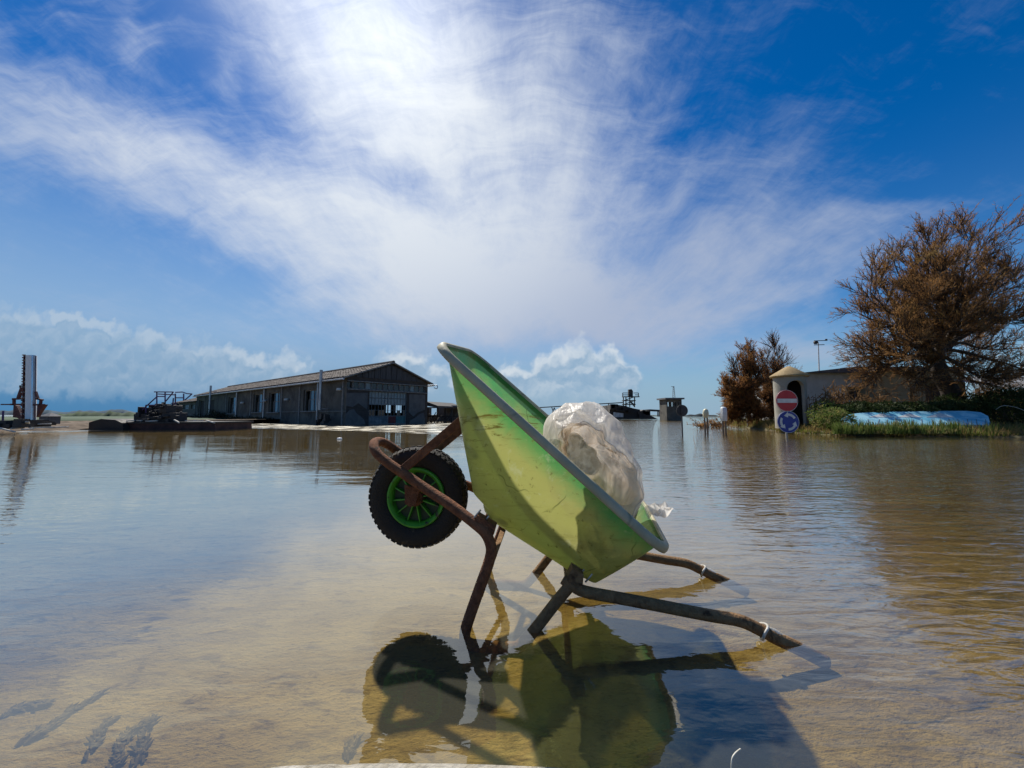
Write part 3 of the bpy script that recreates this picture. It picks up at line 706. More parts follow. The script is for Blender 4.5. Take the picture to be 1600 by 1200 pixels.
# clerestory strip, one light at a time
NG = 14
for k in range(NG):
    a = g0 + (g1 - g0) * k / NG; b = g0 + (g1 - g0) * (k + 1) / NG - .05; z0, z1 = dz1 + .12, dz1 + .12 + (gz1 - gz0)
    mb = MB()
    for q in ((a + .02, (z0 + z1) / 2, .04, z1 - z0), (b, (z0 + z1) / 2, .04, z1 - z0)): mb.box(WP(.1, q[0], q[1]), (q[2], .06, q[3]), (WBd, WA, ZZ))
    mb.box(WP(.1, (a + b) / 2, z0 + .02), (b - a, .05, .04), (WBd, WA, ZZ)); w = mb.build('window', 'pale_trim', house)
    mb = MB(); mb.box(WP(.13, (a + b) / 2, (z0 + z1) / 2), (b - a - .03, .012, z1 - z0 - .05), (WBd, WA, ZZ)); mb.build('pane', 'pane_pale' if k in (3, 11) else 'pane_dark', w)
mb = MB(); mb.box(WP(-.03, WWID / 2, dz1 + .06), (WWID * .985, .10, .07), (WBd, WA, ZZ)); mb.box(WP(-.03, WWID / 2, dz1 + .16 + (gz1 - gz0)), (WWID * .985, .10, .07), (WBd, WA, ZZ)); mb.build('string_course', 'pale_trim', house)
# glazed gate
def gate():
    mb = MB(); H = dz1
    for b in (d0 + .03, (d0 + d1) / 2, d1 - .03): mb.box(WP(.12, b, H / 2), (.07, .07, H), (WBd, WA, ZZ))
    for z in (.03, H * .25, H * .60, H - .03): mb.box(WP(.12, (d0 + d1) / 2, z), (d1 - d0, .06, .05), (WBd, WA, ZZ))
    g = mb.build('gate', 'pale_trim', house)
    n = 12; zs = (.25, .60, .985)
    for i in range(1, n):
        b = d0 + (d1 - d0) * i / n; mb = MB(); mb.box(WP(.12, b, H * .62), (.022, .035, H * .73), (WBd, WA, ZZ)); mb.build('glazing_bar', 'pale_trim', g)
    mb = MB(); mb.box(WP(.12, (d0 + d1) / 2, H * .80), (d1 - d0, .035, .022), (WBd, WA, ZZ)); mb.box(WP(.12, (d0 + d1) / 2, H * .43), (d1 - d0, .035, .022), (WBd, WA, ZZ)); mb.build('glazing_bar', 'pale_trim', g)
    random.seed(3)
    for i in range(n):
        for zi, (z0, z1) in enumerate(((.605, .79), (.81, .98))):
            a = d0 + (d1 - d0) * i / n
            mb = MB(); mb.box(WP(.135, a + (d1 - d0) / n / 2, H * (z0 + z1) / 2), ((d1 - d0) / n - .02, .008, H * (z1 - z0)), (WBd, WA, ZZ)); mb.build('pane', 'pane_pale' if rnd(0, 1) < .85 else 'pane_blue', g)
    for i in (0, 1, 3, 4, 9, 11):
        a = d0 + (d1 - d0) * i / n; mb = MB(); mb.box(WP(.135, a + (d1 - d0) / n / 2, H * .345), ((d1 - d0) / n - .02, .008, H * .16), (WBd, WA, ZZ)); mb.build('pane', 'pane_dark', g)
    for i, mt in enumerate(('paint_panel', 'paint_panel', 'paint_red', 'paint_teal')):
        a, b = d0 + (d1 - d0) * (0, .28, .5, .72)[i], d0 + (d1 - d0) * (.28, .5, .72, 1)[i]
        mb = MB(); mb.box(WP(.13, (a + b) / 2, H * .13), (b - a - .03, .03, H * .22), (WBd, WA, ZZ)); mb.build('panel', mt, g)
gate()
for l0, l1, z0, z1, k in sw:
    mb = MB(); lm, zm = (l0 + l1) / 2, (z0 + z1) / 2
    for q in (l0 + .04, l1 - .04): mb.box(WP(q, .16, zm), (.08, .08, z1 - z0), (WA, WBd, ZZ))
    mb.box(WP(lm, .16, z1 - .04), (l1 - l0, .07, .08), (WA, WBd, ZZ)); mb.box(WP(lm, -.05, z0 - .05), (l1 - l0 + .3, .16, .08), (WA, WBd, ZZ))
    w = mb.build('window', 'pale_trim', house)
    if k == 'half':                      # right casement still glazed, the left one gone
        e = l0 + (l1 - l0) * .62
        mb = MB(); mb.box(WP((l0 + e) / 2, .20, zm), (e - l0, .012, z1 - z0 - .06), (WA, WBd, ZZ)); mb.build('pane', 'pane_blue', w)
        mb = MB()
        for q in (e, (l0 + e) / 2): mb.box(WP(q, .17, zm), (.06, .05, z1 - z0), (WA, WBd, ZZ))
        mb.box(WP((l0 + e) / 2, .17, zm + .05), (e - l0, .045, .05), (WA, WBd, ZZ)); mb.build('glazing_bar', 'pale_trim', w)
        mb = MB(); mb.bar(WP(e + (l1 - e) * .35, .22, z0), WP(e + (l1 - e) * .35, .22, z0 + (z1 - z0) * .55), .05); mb.build('broken_bar', 'pale_trim', w)
    else:
        mb = MB(); mb.box(WP(lm, .25, zm), (l1 - l0, .04, z1 - z0), (WA, WBd, ZZ)); mb.build('shutter', 'dark_inside', w)
for px in (536.5, 469, 441, 393, 354.5, 321.5, 309):                  # slim pilasters and downpipes on the long wall
    l = wl_of(px); mb = MB(); mb.box(WP(l, -.04, WZ / 2), (.16, .10, WZ), (WA, WBd, ZZ)); mb.build('pilaster', 'pale_trim', house)
for px in (499, 415, 372):
    l = wl_of(px); mb = MB(); mb.cyl(WP(l, -.14, 0), WP(l, -.14, WZ - .05), .075, 10); mb.build('downpipe', 'galv', house, smooth=40)
for px, y0, y1 in ((513.5, 641, 579), (338, 648, 603)):
    l = wl_of(px); b = -.28
    z0, z1 = wz_of(y0, l), wz_of(y1, l)
    mb = MB(); mb.cyl(WP(l, b - .35, z0), WP(l, b - .35, z1), .11, 14)
    for z in (z0 + .6, z0 + 1.5, z0 + 2.2): mb.cyl(WP(l, b - .35, z), WP(l, b - .35, z + .05), .122, 14)
    mb.bar(WP(l, b - .35, z1 - .7), WP(l, 0, z1 - .7), .05); mb.bar(WP(l, b - .35, z0 + .1), WP(l, 0, z0 + .1), .06); mb.build('flue', 'galv', house, smooth=40)
for px, py in ((382, 629), (451, 624), (417, 626), (533, 608)):
    l = wl_of(px); z = wz_of(py, l); mb = MB(); mb.lathe([(.02, -.04), (.16, -.06), (.20, .10), (.02, .14)], WP(l, -.18, z), (0, 0, -1), 12); mb.bar(WP(l, 0, z + .06), WP(l, -.18, z + .06), .04); mb.build('wall_lamp', 'white_wall', house, smooth=40)
l = wl_of(519); mb = MB()
for k in range(9): 
    random.seed(k); mb.box(WP(l + rnd(-1.0, .5), -.5 - rnd(0, .3), rnd(.1, .75)), (rnd(.1, .4), .3, rnd(.15, .5)), (WA, WBd, ZZ))
mb.build('wall_machinery', 'machine_black', house)
for py in (642.5,):
    mb = MB(); mb.box(WP(wl_of(440) / 2, -.03, wz_of(py, 0) ), (wl_of(440), .06, .05), (WA, WBd, ZZ)); mb.build('sill_band', 'pale_trim', house)
# roof: two slopes of tiles laid in courses
def roof(l0, l1, w, ze, za, name, parent, ov=.35):
    rf = None
    for sgn in (0, 1):
        mb = MB(); n = int((l1 - l0) / .42); rows = 9
        for r in range(rows):
            k0, k1 = r / rows, (r + 1) / rows + .015
            def pt(l, k, dz):
                b = -ov + (w / 2 + ov) * k; z = ze - ov * (za - ze) / (w / 2) + (za - ze) * (w / 2 + ov) / (w / 2) * k + .06
                return WP(l, b if sgn == 0 else w - b, z + dz)
            for i in range(n):
                a, b_ = l0 - .25 + (l1 - l0 + .5) * i / n, l0 - .25 + (l1 - l0 + .5) * (i + 1) / n
                m_ = (a + b_) / 2; j = .02 * mn.noise((i * 1.7, r * 2.3, sgn))
                mb.face(pt(a, k0, .045 + j), pt(m_, k0, .075 + j), pt(m_, k1, .040 + j), pt(a, k1, .01 + j))
                mb.face(pt(m_, k0, .075 + j), pt(b_, k0, .045 + j), pt(b_, k1, .01 + j), pt(m_, k1, .040 + j))
                if r == 0:
                    mb.face(pt(a, k0, .045 + j), pt(a, k0, -.06), pt(b_, k0, -.06), pt(b_, k0, .045 + j), pt(m_, k0, .075 + j))
        mb.face(pt(l0 - .25, 0, -.05), pt(l1 + .25, 0, -.05), pt(l1 + .25, 1, -.05), pt(l0 - .25, 1, -.05))
        o = mb.build(name, 'roof_tile', parent)
        rf = rf or o
    mb = MB(); mb.tube([WP(l0 - .28, w / 2, za + .10), WP(l1 + .25, w / 2, za + .10)], .14, 8); mb.build('ridge', 'roof_tile', rf, smooth=40)
    return rf
rf = roof(0, WLEN, WWID, WZ, APX, 'roof', house)
for sg in (0, 1):
    k = (APX - WZ) / (WWID / 2); mb = MB()
    a = WP(-.27, -.38 if sg == 0 else WWID + .38, WZ - .38 * k + .02); mb.bar(a, WP(-.27, WWID / 2, APX + .06), .05, .10); mb.build('verge', 'pale_trim', rf)
    mb = MB(); b = -.42 if sg == 0 else WWID + .42; mb.tube([WP(-.3, b, WZ - .22), WP(WLEN + .2, b, WZ - .22)], .07, 8); mb.build('gutter', 'galv', rf, smooth=40)
mb = MB(); mb.tube(catmull([WP(-.2, WWID + .45, WZ - .2), WP(-.5, WWID + .62, WZ - .22), WP(-.6, WWID + .5, WZ - .5), WP(-.45, WWID + .3, WZ - .42)], 5), .035, 8); mb.build('gutter_spout', 'galv', rf, smooth=True)
# lower range beyond the warehouse
WZ2 = wz_of(627, WLEN + 1)
anx = thing('annex', WP(WLEN + .8, 0, 0), 'low grey annex building continuing beyond the far end of the long warehouse', 'building')
AL0, AL1 = WLEN + .5, WLEN + 15
hol = []
for x0, x1 in ((299, 305.5), (287, 295.5), (277, 283)):
    hol.append((wl_of(x1), wl_of(x0), wz_of(639, AL0 + 4), wz_of(632.5, AL0 + 4)))
mb = MB(); wall_grid(mb, WC, WA, ZZ, sideN, AL0, AL1, -.2, WZ2, hol, .3); mb.build('wall', 'plaster_dark', anx)
mb = MB(); mb.face(WP(AL1, 0, -.2), WP(AL1, 6, -.2), WP(AL1, 6, WZ2), WP(AL1, 3, WZ2 + .9), WP(AL1, 0, WZ2)); mb.build('wall', 'plaster_dark', anx)
roof(AL0, AL1, 6, WZ2, WZ2 + .9, 'roof', anx, .3)
for l0, l1, z0, z1 in hol:
    mb = MB(); w = None
    mb.box(WP((l0 + l1) / 2, .14, (z0 + z1) / 2), (l1 - l0, .04, .06), (WA, WBd, ZZ)); mb.box(WP((l0 + l1) / 2, .14, (z0 + z1) / 2), (.06, .04, z1 - z0), (WA, WBd, ZZ))
    w = mb.build('window', 'pale_trim', anx); mb = MB(); mb.box(WP((l0 + l1) / 2, .2, (z0 + z1) / 2), (l1 - l0, .02, z1 - z0), (WA, WBd, ZZ)); mb.build('pane', 'pane_pale', w)
# open lean-to right of the gable
def leanto():
    o = P(667, 650, 34); t_ = thing('open_shed', (o.x, o.y, 0), 'open lean-to shed with posts at the right end of the warehouse', 'shed')
    a = lambda x, y, d: P(x, y, d)
    mb = MB(); mb.prism([a(665, 627, 33), a(684, 634, 33), a(684, 637, 33), a(665, 634, 33)], (1.5, 5, 0)); mb.build('roof', 'machine_black', t_)
    mb = MB(); mb.prism([a(682, 633.5, 36), a(742, 633.5, 36), a(742, 636, 36), a(682, 636, 36)], (0, 4, 0)); mb.build('roof', 'slab_grey', t_)
    for x in (669, 684, 696, 706, 722, 738):
        p = a(x, 636, 36); mb = MB(); mb.box((p.x, p.y, p.z / 2), (.16, .16, p.z)); mb.build('post', 'machine_black', t_)
    p0, p1 = a(669, 650, 39.8), a(742, 636, 39.8)
    mb = MB(); wall_grid(mb, Vector((p0.x, 39.8, 0)), Vector((1, 0, 0)), ZZ, Vector((0, -1, 0)), 0, p1.x - p0.x, 0, p1.z, [(.3, .9, .7, 1.4)], .2); mb.build('back_wall', 'slab_grey', t_)
    for k, (x, y) in enumerate(((674, 652), (679, 650), (690, 652), (700, 651), (712, 652))):
        p = a(x, y, 35); random.seed(k); mb = MB()
        for j in range(5): mb.bar((p.x + rnd(-.4, .4), 35 + rnd(-.3, .3), 0), (p.x + rnd(-.4, .4), 35 + rnd(-.3, .3), rnd(.5, 1.0)), .06)
        mb.bar((p.x - .6, 35, .55), (p.x + .6, 35, .6), .08); mb.build('stored_rack', 'machine_black', t_)
leanto()

# ------------------------------------------------------------------ foliage tools
def leaf_tri(mb, p, d, L, w):
    d = d.normalized(); s = d.orthogonal(); s.rotate(__import__('mathutils').Quaternion(d, rnd(0, 6.28))); s.normalize()
    i = len(mb.v); mb.v += [tuple(p - s * w * .3), tuple(p + s * w * .3), tuple(p + d * L * .6 + s * w), tuple(p + d * L)]
    mb.f += [(i, i + 1, i + 2), (i, i + 2, i + 3)]
def blade(mb, p, h, w, lean, az):
    sx = Vector((math.cos(az), math.sin(az), 0)); ld = Vector((math.cos(az + 1.3), math.sin(az + 1.3), 0)) * lean
    i = len(mb.v); q = p + ld * .35 + ZZ * h * .55; e = p + ld + ZZ * h
    mb.v += [tuple(p - sx * w), tuple(p + sx * w), tuple(q + sx * w * .7), tuple(q - sx * w * .7), tuple(e)]
    mb.f += [(i, i + 1, i + 2, i + 3), (i + 3, i + 2, i + 4)]
def rdir(): 
    while True:
        v = Vector((rnd(-1, 1), rnd(-1, 1), rnd(-1, 1)))
        if .05 < v.length < 1: return v.normalized()
def limb(mb, a, b, r0, r1, sag=.12, n=6, seg=6):
    a, b = Vector(a), Vector(b); L = (b - a).length; pts = []; o1, o2 = rdir() * L * sag, rdir() * L * sag * .6
    for i in range(n + 1):
        k = i / n; pts.append(a.lerp(b, k) + o1 * math.sin(math.pi * k) + o2 * math.sin(2 * math.pi * k) + rdir() * L * .012 * (1 if 0 < i < n else 0))
    mb.tube(pts, [r0 + (r1 - r0) * i / n for i in range(n + 1)], seg); return pts
def spray(crown, wood, p, d, L, leaf, lw, nl, droop=.0):
    """a fine twig with short feathery leaves"""
    pts = [p]; q = p; dd = d.normalized()
    for i in range(4):
        dd = (dd + rdir() * .22 + Vector((0, 0, .10 - droop))).normalized(); q = q + dd * L / 4; pts.append(q)
    wood.tube(pts, [.012, .010, .008, .006, .004], 3, cap=False)
    for i in range(nl):
        k = rnd(.15, 1) * 4; j = min(int(k), 3); pp = pts[j].lerp(pts[j + 1], k - j)
        leaf_tri(crown, pp, (pts[j + 1] - pts[j]).normalized() * 1.0 + rdir() * .75, leaf * rnd(.6, 1.3), lw)
def tamarisk(name, base, fork, tips, label, leafmat, r0, seed, br=9, tw=9, nl=12, leaf=.16, lw=.018, twig=.55, blen=.36, group=None, trunk_pts=None, bare=(), shrink=.86):
    random.seed(seed); fork = Vector(fork); t_ = thing(name, base, label, 'tree', group)
    trunk, crown, wood = MB(), MB(), MB()
    base = Vector(base)
    tp = trunk_pts or [base - ZZ * .2, base.lerp(fork, .5) + rdir() * .1, fork]
    cp = catmull(tp, 5); n = len(cp); trunk.tube(cp, [r0 * (1.25 - .55 * i / (n - 1)) for i in range(n)], 10)
    for ti, tip in enumerate(tips):
        st = cp[int(n * rnd(.6, .99))]; tip = fork.lerp(Vector(tip), shrink)
        lp = limb(trunk, st, tip, r0 * rnd(.22, .36), .015, .07, 8, 7); L = (tip - st).length
        bareness = ti in bare
        for j in range(br):
            k = rnd(.22, 1.0); i = min(int(k * 8), 7); p = lp[i].lerp(lp[i + 1], k * 8 - i)
            ax = (lp[i + 1] - lp[i]).normalized(); d = (ax * 1.0 + rdir() * .85 + ZZ * .25).normalized()
            bl = L * blen * rnd(.6, 1.1) * (1.15 - .55 * k)
            bp = limb(trunk if bl > 1.2 else wood, p, p + d * bl, max(.010, r0 * .10 * (1.2 - k)), .007, .08, 5, 5)
            for m_ in range(tw):
                kk = rnd(.15, 1.0); ii = min(int(kk * 5), 4); pp = bp[ii].lerp(bp[ii + 1], kk * 5 - ii)
                dd = ((bp[ii + 1] - bp[ii]).normalized() + rdir() * .7 + ZZ * .15).normalized()
                spray(crown, wood, pp, dd, twig * rnd(.6, 1.25), leaf, lw, (2 if bareness else int(nl * rnd(.4, 1.3))))
    trunk.build('trunk', 'bark', t_, smooth=True); tag(wood.build('twigs', 'bark', t_), kind='stuff')
    tag(crown.build('crown', leafmat, t_), kind='stuff'); return t_
def leafmass(mb, cells, n, leaf, lw):
    for _ in range(n):
        c, rx, ry, rz = random.choice(cells); v = rdir() * rnd(.55, 1.0) ** .5
        p = Vector((c[0] + v.x * rx, c[1] + v.y * ry, c[2] + v.z * rz)); leaf_tri(mb, p, v + rdir() * .9 + ZZ * .3, leaf * rnd(.5, 1.4), lw)

# dark scrub at the foot of the warehouse
def scrub(name, px0, px1, h, n, seed, label, off=.6):
    random.seed(seed); l0, l1 = wl_of(px1), wl_of(px0); mb = MB(); c = WP((l0 + l1) / 2, -off, 0)
    for _ in range(n):
        l = rnd(l0, l1); hh = h * (.45 + .75 * abs(mn.noise((l * .5, seed, 0)))) * (1 - abs((l - (l0 + l1) / 2) / (l1 - l0) * 2) ** 4 * .7)
        p = WP(l, -off - rnd(-.4, .5), rnd(0, hh)); leaf_tri(mb, p, rdir() + ZZ * .8, rnd(.15, .4), .06)
    o = thing(name, c, label, 'bush', 'scrub along the warehouse'); o2 = mb.build('foliage', 'scrub', o); tag(o2, kind='stuff')
    st = MB()
    for _ in range(8): p = WP(rnd(l0, l1), -off, 0); st.tube([p, p + rdir() * .1 + ZZ * h * .6], [.03, .01], 4)
    st.build('stems', 'bark', o)
scrub('scrub_bush', 337, 362, 1.9, 900, 1, 'tall dark scrub at the foot of the second flue on the warehouse')
scrub('scrub_bush', 366, 395, .8, 500, 2, 'low dark scrub below the third warehouse window from the left')
scrub('scrub_bush', 397, 440, .7, 600, 3, 'low dark scrub below the pair of warehouse windows')
scrub('scrub_bush', 300, 335, .9, 500, 4, 'dark scrub below the two dark openings of the warehouse')

# ------------------------------------------------------------------ left shore: bank, silver column, hut, barge
def bank_strip(name, pts, rows, matn, label, kind='structure', nz=.03, seed=0):
    """pts: waterline points (world); rows: (inland distance, height)"""
    fine = catmull(pts, 14); R_ = []
    for dy, z in rows:
        R_.append([q + Vector((0, dy, z + (nz * mn.noise((q.x * .9 + seed, (q.y + dy) * .9, dy))))) for q in fine])
    mb = MB(); mb.rings(R_, closed_u=False); return tag(mb.build(name, matn, smooth=True), label, kind=kind)
bank_strip('shore', [G(-900, 700), G(-300, 682), G(-60, 675.5), G(40, 673.5), G(110, 672), G(140, 671)], ((-.3, -.15), (.1, .03), (.7, .10), (1.6, .26), (4, .34), (9, .36), (20, .3), (24, -.2)), 'mud_bank', 'low muddy shore with debris on the left', nz=.12)
bank_strip('meadow', [Vector((-160, 46, 0)), Vector((-70, 40, 0)), Vector((-40, 37, 0)), Vector((-31, 42, 0)), Vector((-29, 60, 0))], ((0, -.1), (.5, .2), (4, .32), (40, .36), (60, -.1)), 'far_land', 'strip of green meadow on the far left shore', nz=.15)
def column():
    b = P(47, 658, 16.0); o = thing('steel_column', (b.x, b.y, .3), 'tall shiny silver steel column with rusty red brackets on the left shore', 'column')
    bx, by = b.x, b.y
    top = P(48, 555.5, 16.0); zt = top.z; lean = (top.x - bx)
    X = lambda k: bx + lean * k
    A_, T_ = Vector((bx + .02, by, .42)), Vector((bx + lean + .02, by, zt))
    mb = MB(); mb.lathe([(.150, 0), (.150, (T_ - A_).length), (.135, (T_ - A_).length), (.135, .1)], A_, T_ - A_, 28); mb.build('shaft', 'silver', o, smooth=40)
    ax = (T_ - A_).normalized(); Hh = (T_ - A_).length
    va = math.atan2(-A_.y, -A_.x)                              # bearing of the viewer from the column
    for d0_, d1_, mt in ((-62, 2, 'reflect_white'), (5, 22, 'silver'), (25, 52, 'reflect_dark'), (55, 88, 'reflect_white')):   # strips carrying the column's bright and dark reflections as painted colour
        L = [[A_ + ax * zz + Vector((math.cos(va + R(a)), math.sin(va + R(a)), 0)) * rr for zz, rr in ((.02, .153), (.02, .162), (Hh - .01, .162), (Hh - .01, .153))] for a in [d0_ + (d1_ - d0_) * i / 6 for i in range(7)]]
        mb = MB(); mb.rings(L); mb.build('reflect_strip', mt, o, smooth=40)
    for k in range(1, 6):
        c = A_.lerp(T_, k / 6); mb = MB(); mb.lathe([(.151, -.02), (.156, 0), (.151, .02)], c, T_ - A_, 28); mb.build('seam', 'silver', o, smooth=True)
    for k in (-1,):                                             # ladder-like lattice on the left flank
        mb = MB(); p0, p1 = A_ + Vector((-.22, -.05, 0)), T_ + Vector((-.18, -.05, 0)); mb.bar(p0, p1, .06); mb.bar(p0 + Vector((.07, -.1, 0)), p1 + Vector((.07, -.1, 0)), .03); ld = mb.build('rack', 'red_iron', o)
        for i in range(26):
            c = p0.lerp(p1, i / 25); mb = MB(); mb.box(c + Vector((.04, -.08, 0)), (.10, .05, .05)); mb.build('rack_tooth', 'wrap' if i % 2 else 'red_iron', ld)
    mb = MB(); mb.bar(A_ + Vector((.165, -.03, 0)), T_ + Vector((.165, -.03, 0)), .03); mb.build('edge_rail', 'galv', o)
    mb = MB(); mb.box((bx, by, .40), (.5, .5, .22)); mb.build('base_plate', 'machine_black', o)
    q = lambda x, y: P(x, y, 16.0)
    for poly in ([(21, 633), (26, 634), (36, 656), (33, 657), (27, 653), (20, 652)], [(58, 633), (70, 632), (61, 645), (57, 652)]):
        mb = MB(); mb.prism([q(*a) for a in poly], (0, .12, 0)); mb.build('gusset', 'red_iron', o)
    for a, b_, w in (((3, 632), (20, 632), .05), ((18, 632), (70, 632.5), .07), ((21, 623.5), (35, 623), .07), ((58, 623), (68, 625), .06), ((23, 624), (23, 633), .07), ((65, 625), (64, 633), .07), ((30, 622), (36, 605), .09), ((57, 612), (61, 624), .06)):
        mb = MB(); mb.bar(q(*a) + Vector((0, -.02, 0)), q(*b_) + Vector((0, -.02, 0)), w); mb.build('bracket_arm', 'red_iron', o)
    mb = MB(); mb.box(q(35, 604), (.12, .12, .1)); mb.build('clamp', 'machine_black', o)
column()
def hut():
    c = P(78, 655, 17.5); o = thing('small_hut', (c.x, c.y, .3), 'small dark hut with a pitched pale roof beside the silver column', 'hut')
    w = .45; z0, z1, z2 = .3, P(78, 650.5, 17.5).z, P(78, 644.5, 17.5).z
    mb = MB(); mb.box((c.x, c.y, (z0 + z1) / 2), (w, w, z1 - z0)); mb.build('wall', 'slab_grey', o)
    mb = MB(); e = w / 2 + .05
    for a, b in (((-e, -e), (e, -e)), ((e, -e), (e, e)), ((e, e), (-e, e)), ((-e, e), (-e, -e))): mb.face((c.x + a[0], c.y + a[1], z1), (c.x + b[0], c.y + b[1], z1), (c.x + .03, c.y, z2))
    mb.build('roof', 'slab_grey', o)
hut()
mb = MB(); p = P(5, 659, 17); mb.cyl((p.x, p.y, .1), P(5, 642, 17), .035, 8); tag(mb.build('mooring_pole', 'rail_purple', smooth=40), 'thin dark pole at the far left edge of the shore', 'pole')
random.seed(21)
for k, (x0, y0, x1, y1, d, wd, lab) in enumerate((
        (-4, 668, 24, 675, 14.6, .16, 'long pale plank slanting to the water at the far left'),
        (17, 669.5, 38, 668, 15.2, .14, 'short pale plank lying on the shore below the silver column'),
        (34, 671, 52, 670, 15.0, .10, 'second pale plank below the silver column, nearest the water'),
        (48, 668.5, 106, 667, 15.4, .12, 'longest pale plank lying flat on the muddy shore'),
        (31, 656, 35, 661, 15.3, .10, 'pale board stub leaning left of the column base'),
        (42, 659, 46, 665, 15.2, .10, 'pale board stub leaning right of the column base'),
        (50, 663, 80, 662, 16.0, .08, 'thin pale batten on the bank behind the longest plank'))):
    a, b = P(x0, y0, d), P(x1, y1, d + .3); mb = MB(); mb.bar(a, b, wd, .05); bevel(mb.build('plank', 'white_timber'), .008); tag(COL.objects[-1], lab, 'plank', 'planks on the left shore')
for k, (x, y, d, s, lab) in enumerate(((11, 658, 16.5, .5, 'dark scrap heap left of the silver column'), (64, 659, 16.6, .22, 'dark scrap heap between the silver column and the small hut'), (20, 664, 15.4, .6, 'dark scrap block in front of the silver column'))):
    random.seed(60 + k); c = P(x, y, d); mb = MB()
    for j in range(7): mb.box((c.x + rnd(-s, s), c.y + rnd(-.2, .2), .30 + rnd(-.05, .12)), (rnd(.2, .6), rnd(.2, .4), rnd(.1, .3)))
    tag(mb.build('scrap_heap', 'machine_black'), lab, 'scrap heap', 'scrap on the left shore')

def barge():
    D = 18.6
    c = G(235, 671); o = thing('dredging_barge', (c.x, D, 0), 'dark rusty dredging barge with purple railings moored before the warehouse', 'barge')
    q = lambda x, y, d=D: P(x, y, d)
    def slab(poly, d0, dep, name, mt): mb = MB(); mb.prism([q(x, y, d0) for x, y in poly], (0, dep, 0)); return mb.build(name, mt, o)
    slab([(138, 674), (139, 660), (149, 657), (158, 654.5), (180, 656), (191, 661), (193, 674)], D - .3, 2.4, 'bow_pontoon', 'hull_dark')
    slab([(191, 674), (191, 662), (336, 661.5), (337, 674)], D, 2.6, 'hull', 'hull_red')
    slab([(188, 662), (188, 659.5), (338, 659), (338, 661.7)], D - .06, 2.7, 'deck_edge', 'hull_dark')
    slab([(209, 659), (209, 647), (227, 647), (227, 659)], D + .4, 1.0, 'tank', 'machine_black')
    random.seed(9)
    for (x0, y0, x1, y1, nm) in ((228, 637, 243, 659, 'pump'), (233, 649, 260, 659, 'engine'), (244, 640, 252, 650, 'gearbox'), (250, 631, 258, 659, 'winch_post'), (256, 633, 268, 645, 'cabinet'), (262, 645, 284, 659, 'engine'), (270, 634, 278, 640, 'hopper'), (272, 633, 279, 650, 'arm'), (228, 640, 240, 644, 'pipe')):
        dd = D + rnd(.3, 1.4); mb = MB(); w = q(x1, y1, dd).x - q(x0, y1, dd).x; a = q(x0, y0, dd); b = q(x1, y1, dd)
        mb.box(((a.x + b.x) / 2, dd, (a.z + b.z) / 2), (w, rnd(.3, .7), a.z - b.z))
        for _ in range(4): mb.box((rnd(a.x, b.x), dd - .3, rnd(b.z, a.z)), (w * rnd(.15, .4), rnd(.2, .5), (a.z - b.z) * rnd(.15, .4)))
        cx = rnd(a.x, b.x); mb.cyl((cx, dd, a.z - .02), (cx, dd, a.z + rnd(.05, .15)), .06, 8)
        bevel(mb.build(nm, 'machine_black', o), .02)
    def pipe(pts, r=.028, d=D + .5, nm='railing', mt='rail_purple'):
        mb = MB(); mb.tube([q(x, y, d) for x, y in pts], r, 6); mb.build(nm, mt, o)
    for pts in ([(216, 646), (245, 620)], [(245, 612.5), (245, 632)], [(258, 612.5), (258, 631)], [(241, 612.3), (271, 612.5)], [(245, 619.5), (258, 619.5)], [(271, 612.5), (259, 627)], [(274, 615), (274, 633)], [(287, 615), (287, 626)], [(247, 615.6), (274, 617)], [(274, 621.5), (287, 621.5)], [(274, 613), (285, 612.5), (292, 615), (300, 615.5)], [(300, 615.5), (289, 625)], [(228, 633), (252, 633)], [(271, 622), (270, 632)], [(228, 633), (228, 645)]): pipe(pts)
    for x0, y0, x1, y1 in ((272, 656, 281, 661), (180, 656.5, 190, 660), (228, 658, 246, 657.4), (214, 657, 222, 657), (290, 657.5, 317, 657.2), (322, 657, 337, 661), (198, 658, 210, 657)):
        mb = MB(); mb.bar(q(x0, y0, D - .05), q(x1, y1, D - .05), .07, .05); mb.build('batten', 'white_timber', o)
barge()

# ------------------------------------------------------------------ distance: hills, dikes, salt works
def ridge(name, x0, x1, y, D, h, matn, label, seed, kind='structure'):
    a, b = P(x0, y, D), P(x1, y, D); n = 120; mb = MB(); T1, T2, T3 = [], [], []
    for i in range(n + 1):
        k = i / n; x = a.x + (b.x - a.x) * k; e = min(1, 6 * k, 6 * (1 - k))
        z = h * e * (.55 + .5 * mn.noise((x / D * 14, seed, 0)) + .35 * mn.noise((x / D * 60, seed, 4)))
        T1.append((x, D, -.2)); T2.append((x, D + h * .6, max(z, .05))); T3.append((x, D + h * 4, -.2))
    mb.rings([T1, T2, T3], closed_u=False); return tag(mb.build(name, matn, smooth=True), label, kind=kind)
ridge('hill', -250, 260, 648, 1500, 30, 'hill', 'faint blue hills on the far left horizon', 2)
ridge('far_wood', 60, 250, 648, 130, 2.6, 'far_land', 'line of far trees behind the left meadow', 5)
ridge('far_dike', 1066, 1180, 648, 170, 1.5, 'far_dike', 'dark dike on the horizon behind the posts', 7)
ridge('far_shore', 660, 1070, 648, 240, 1.1, 'far_dike', 'thin dark shore on the horizon behind the salt works', 8)

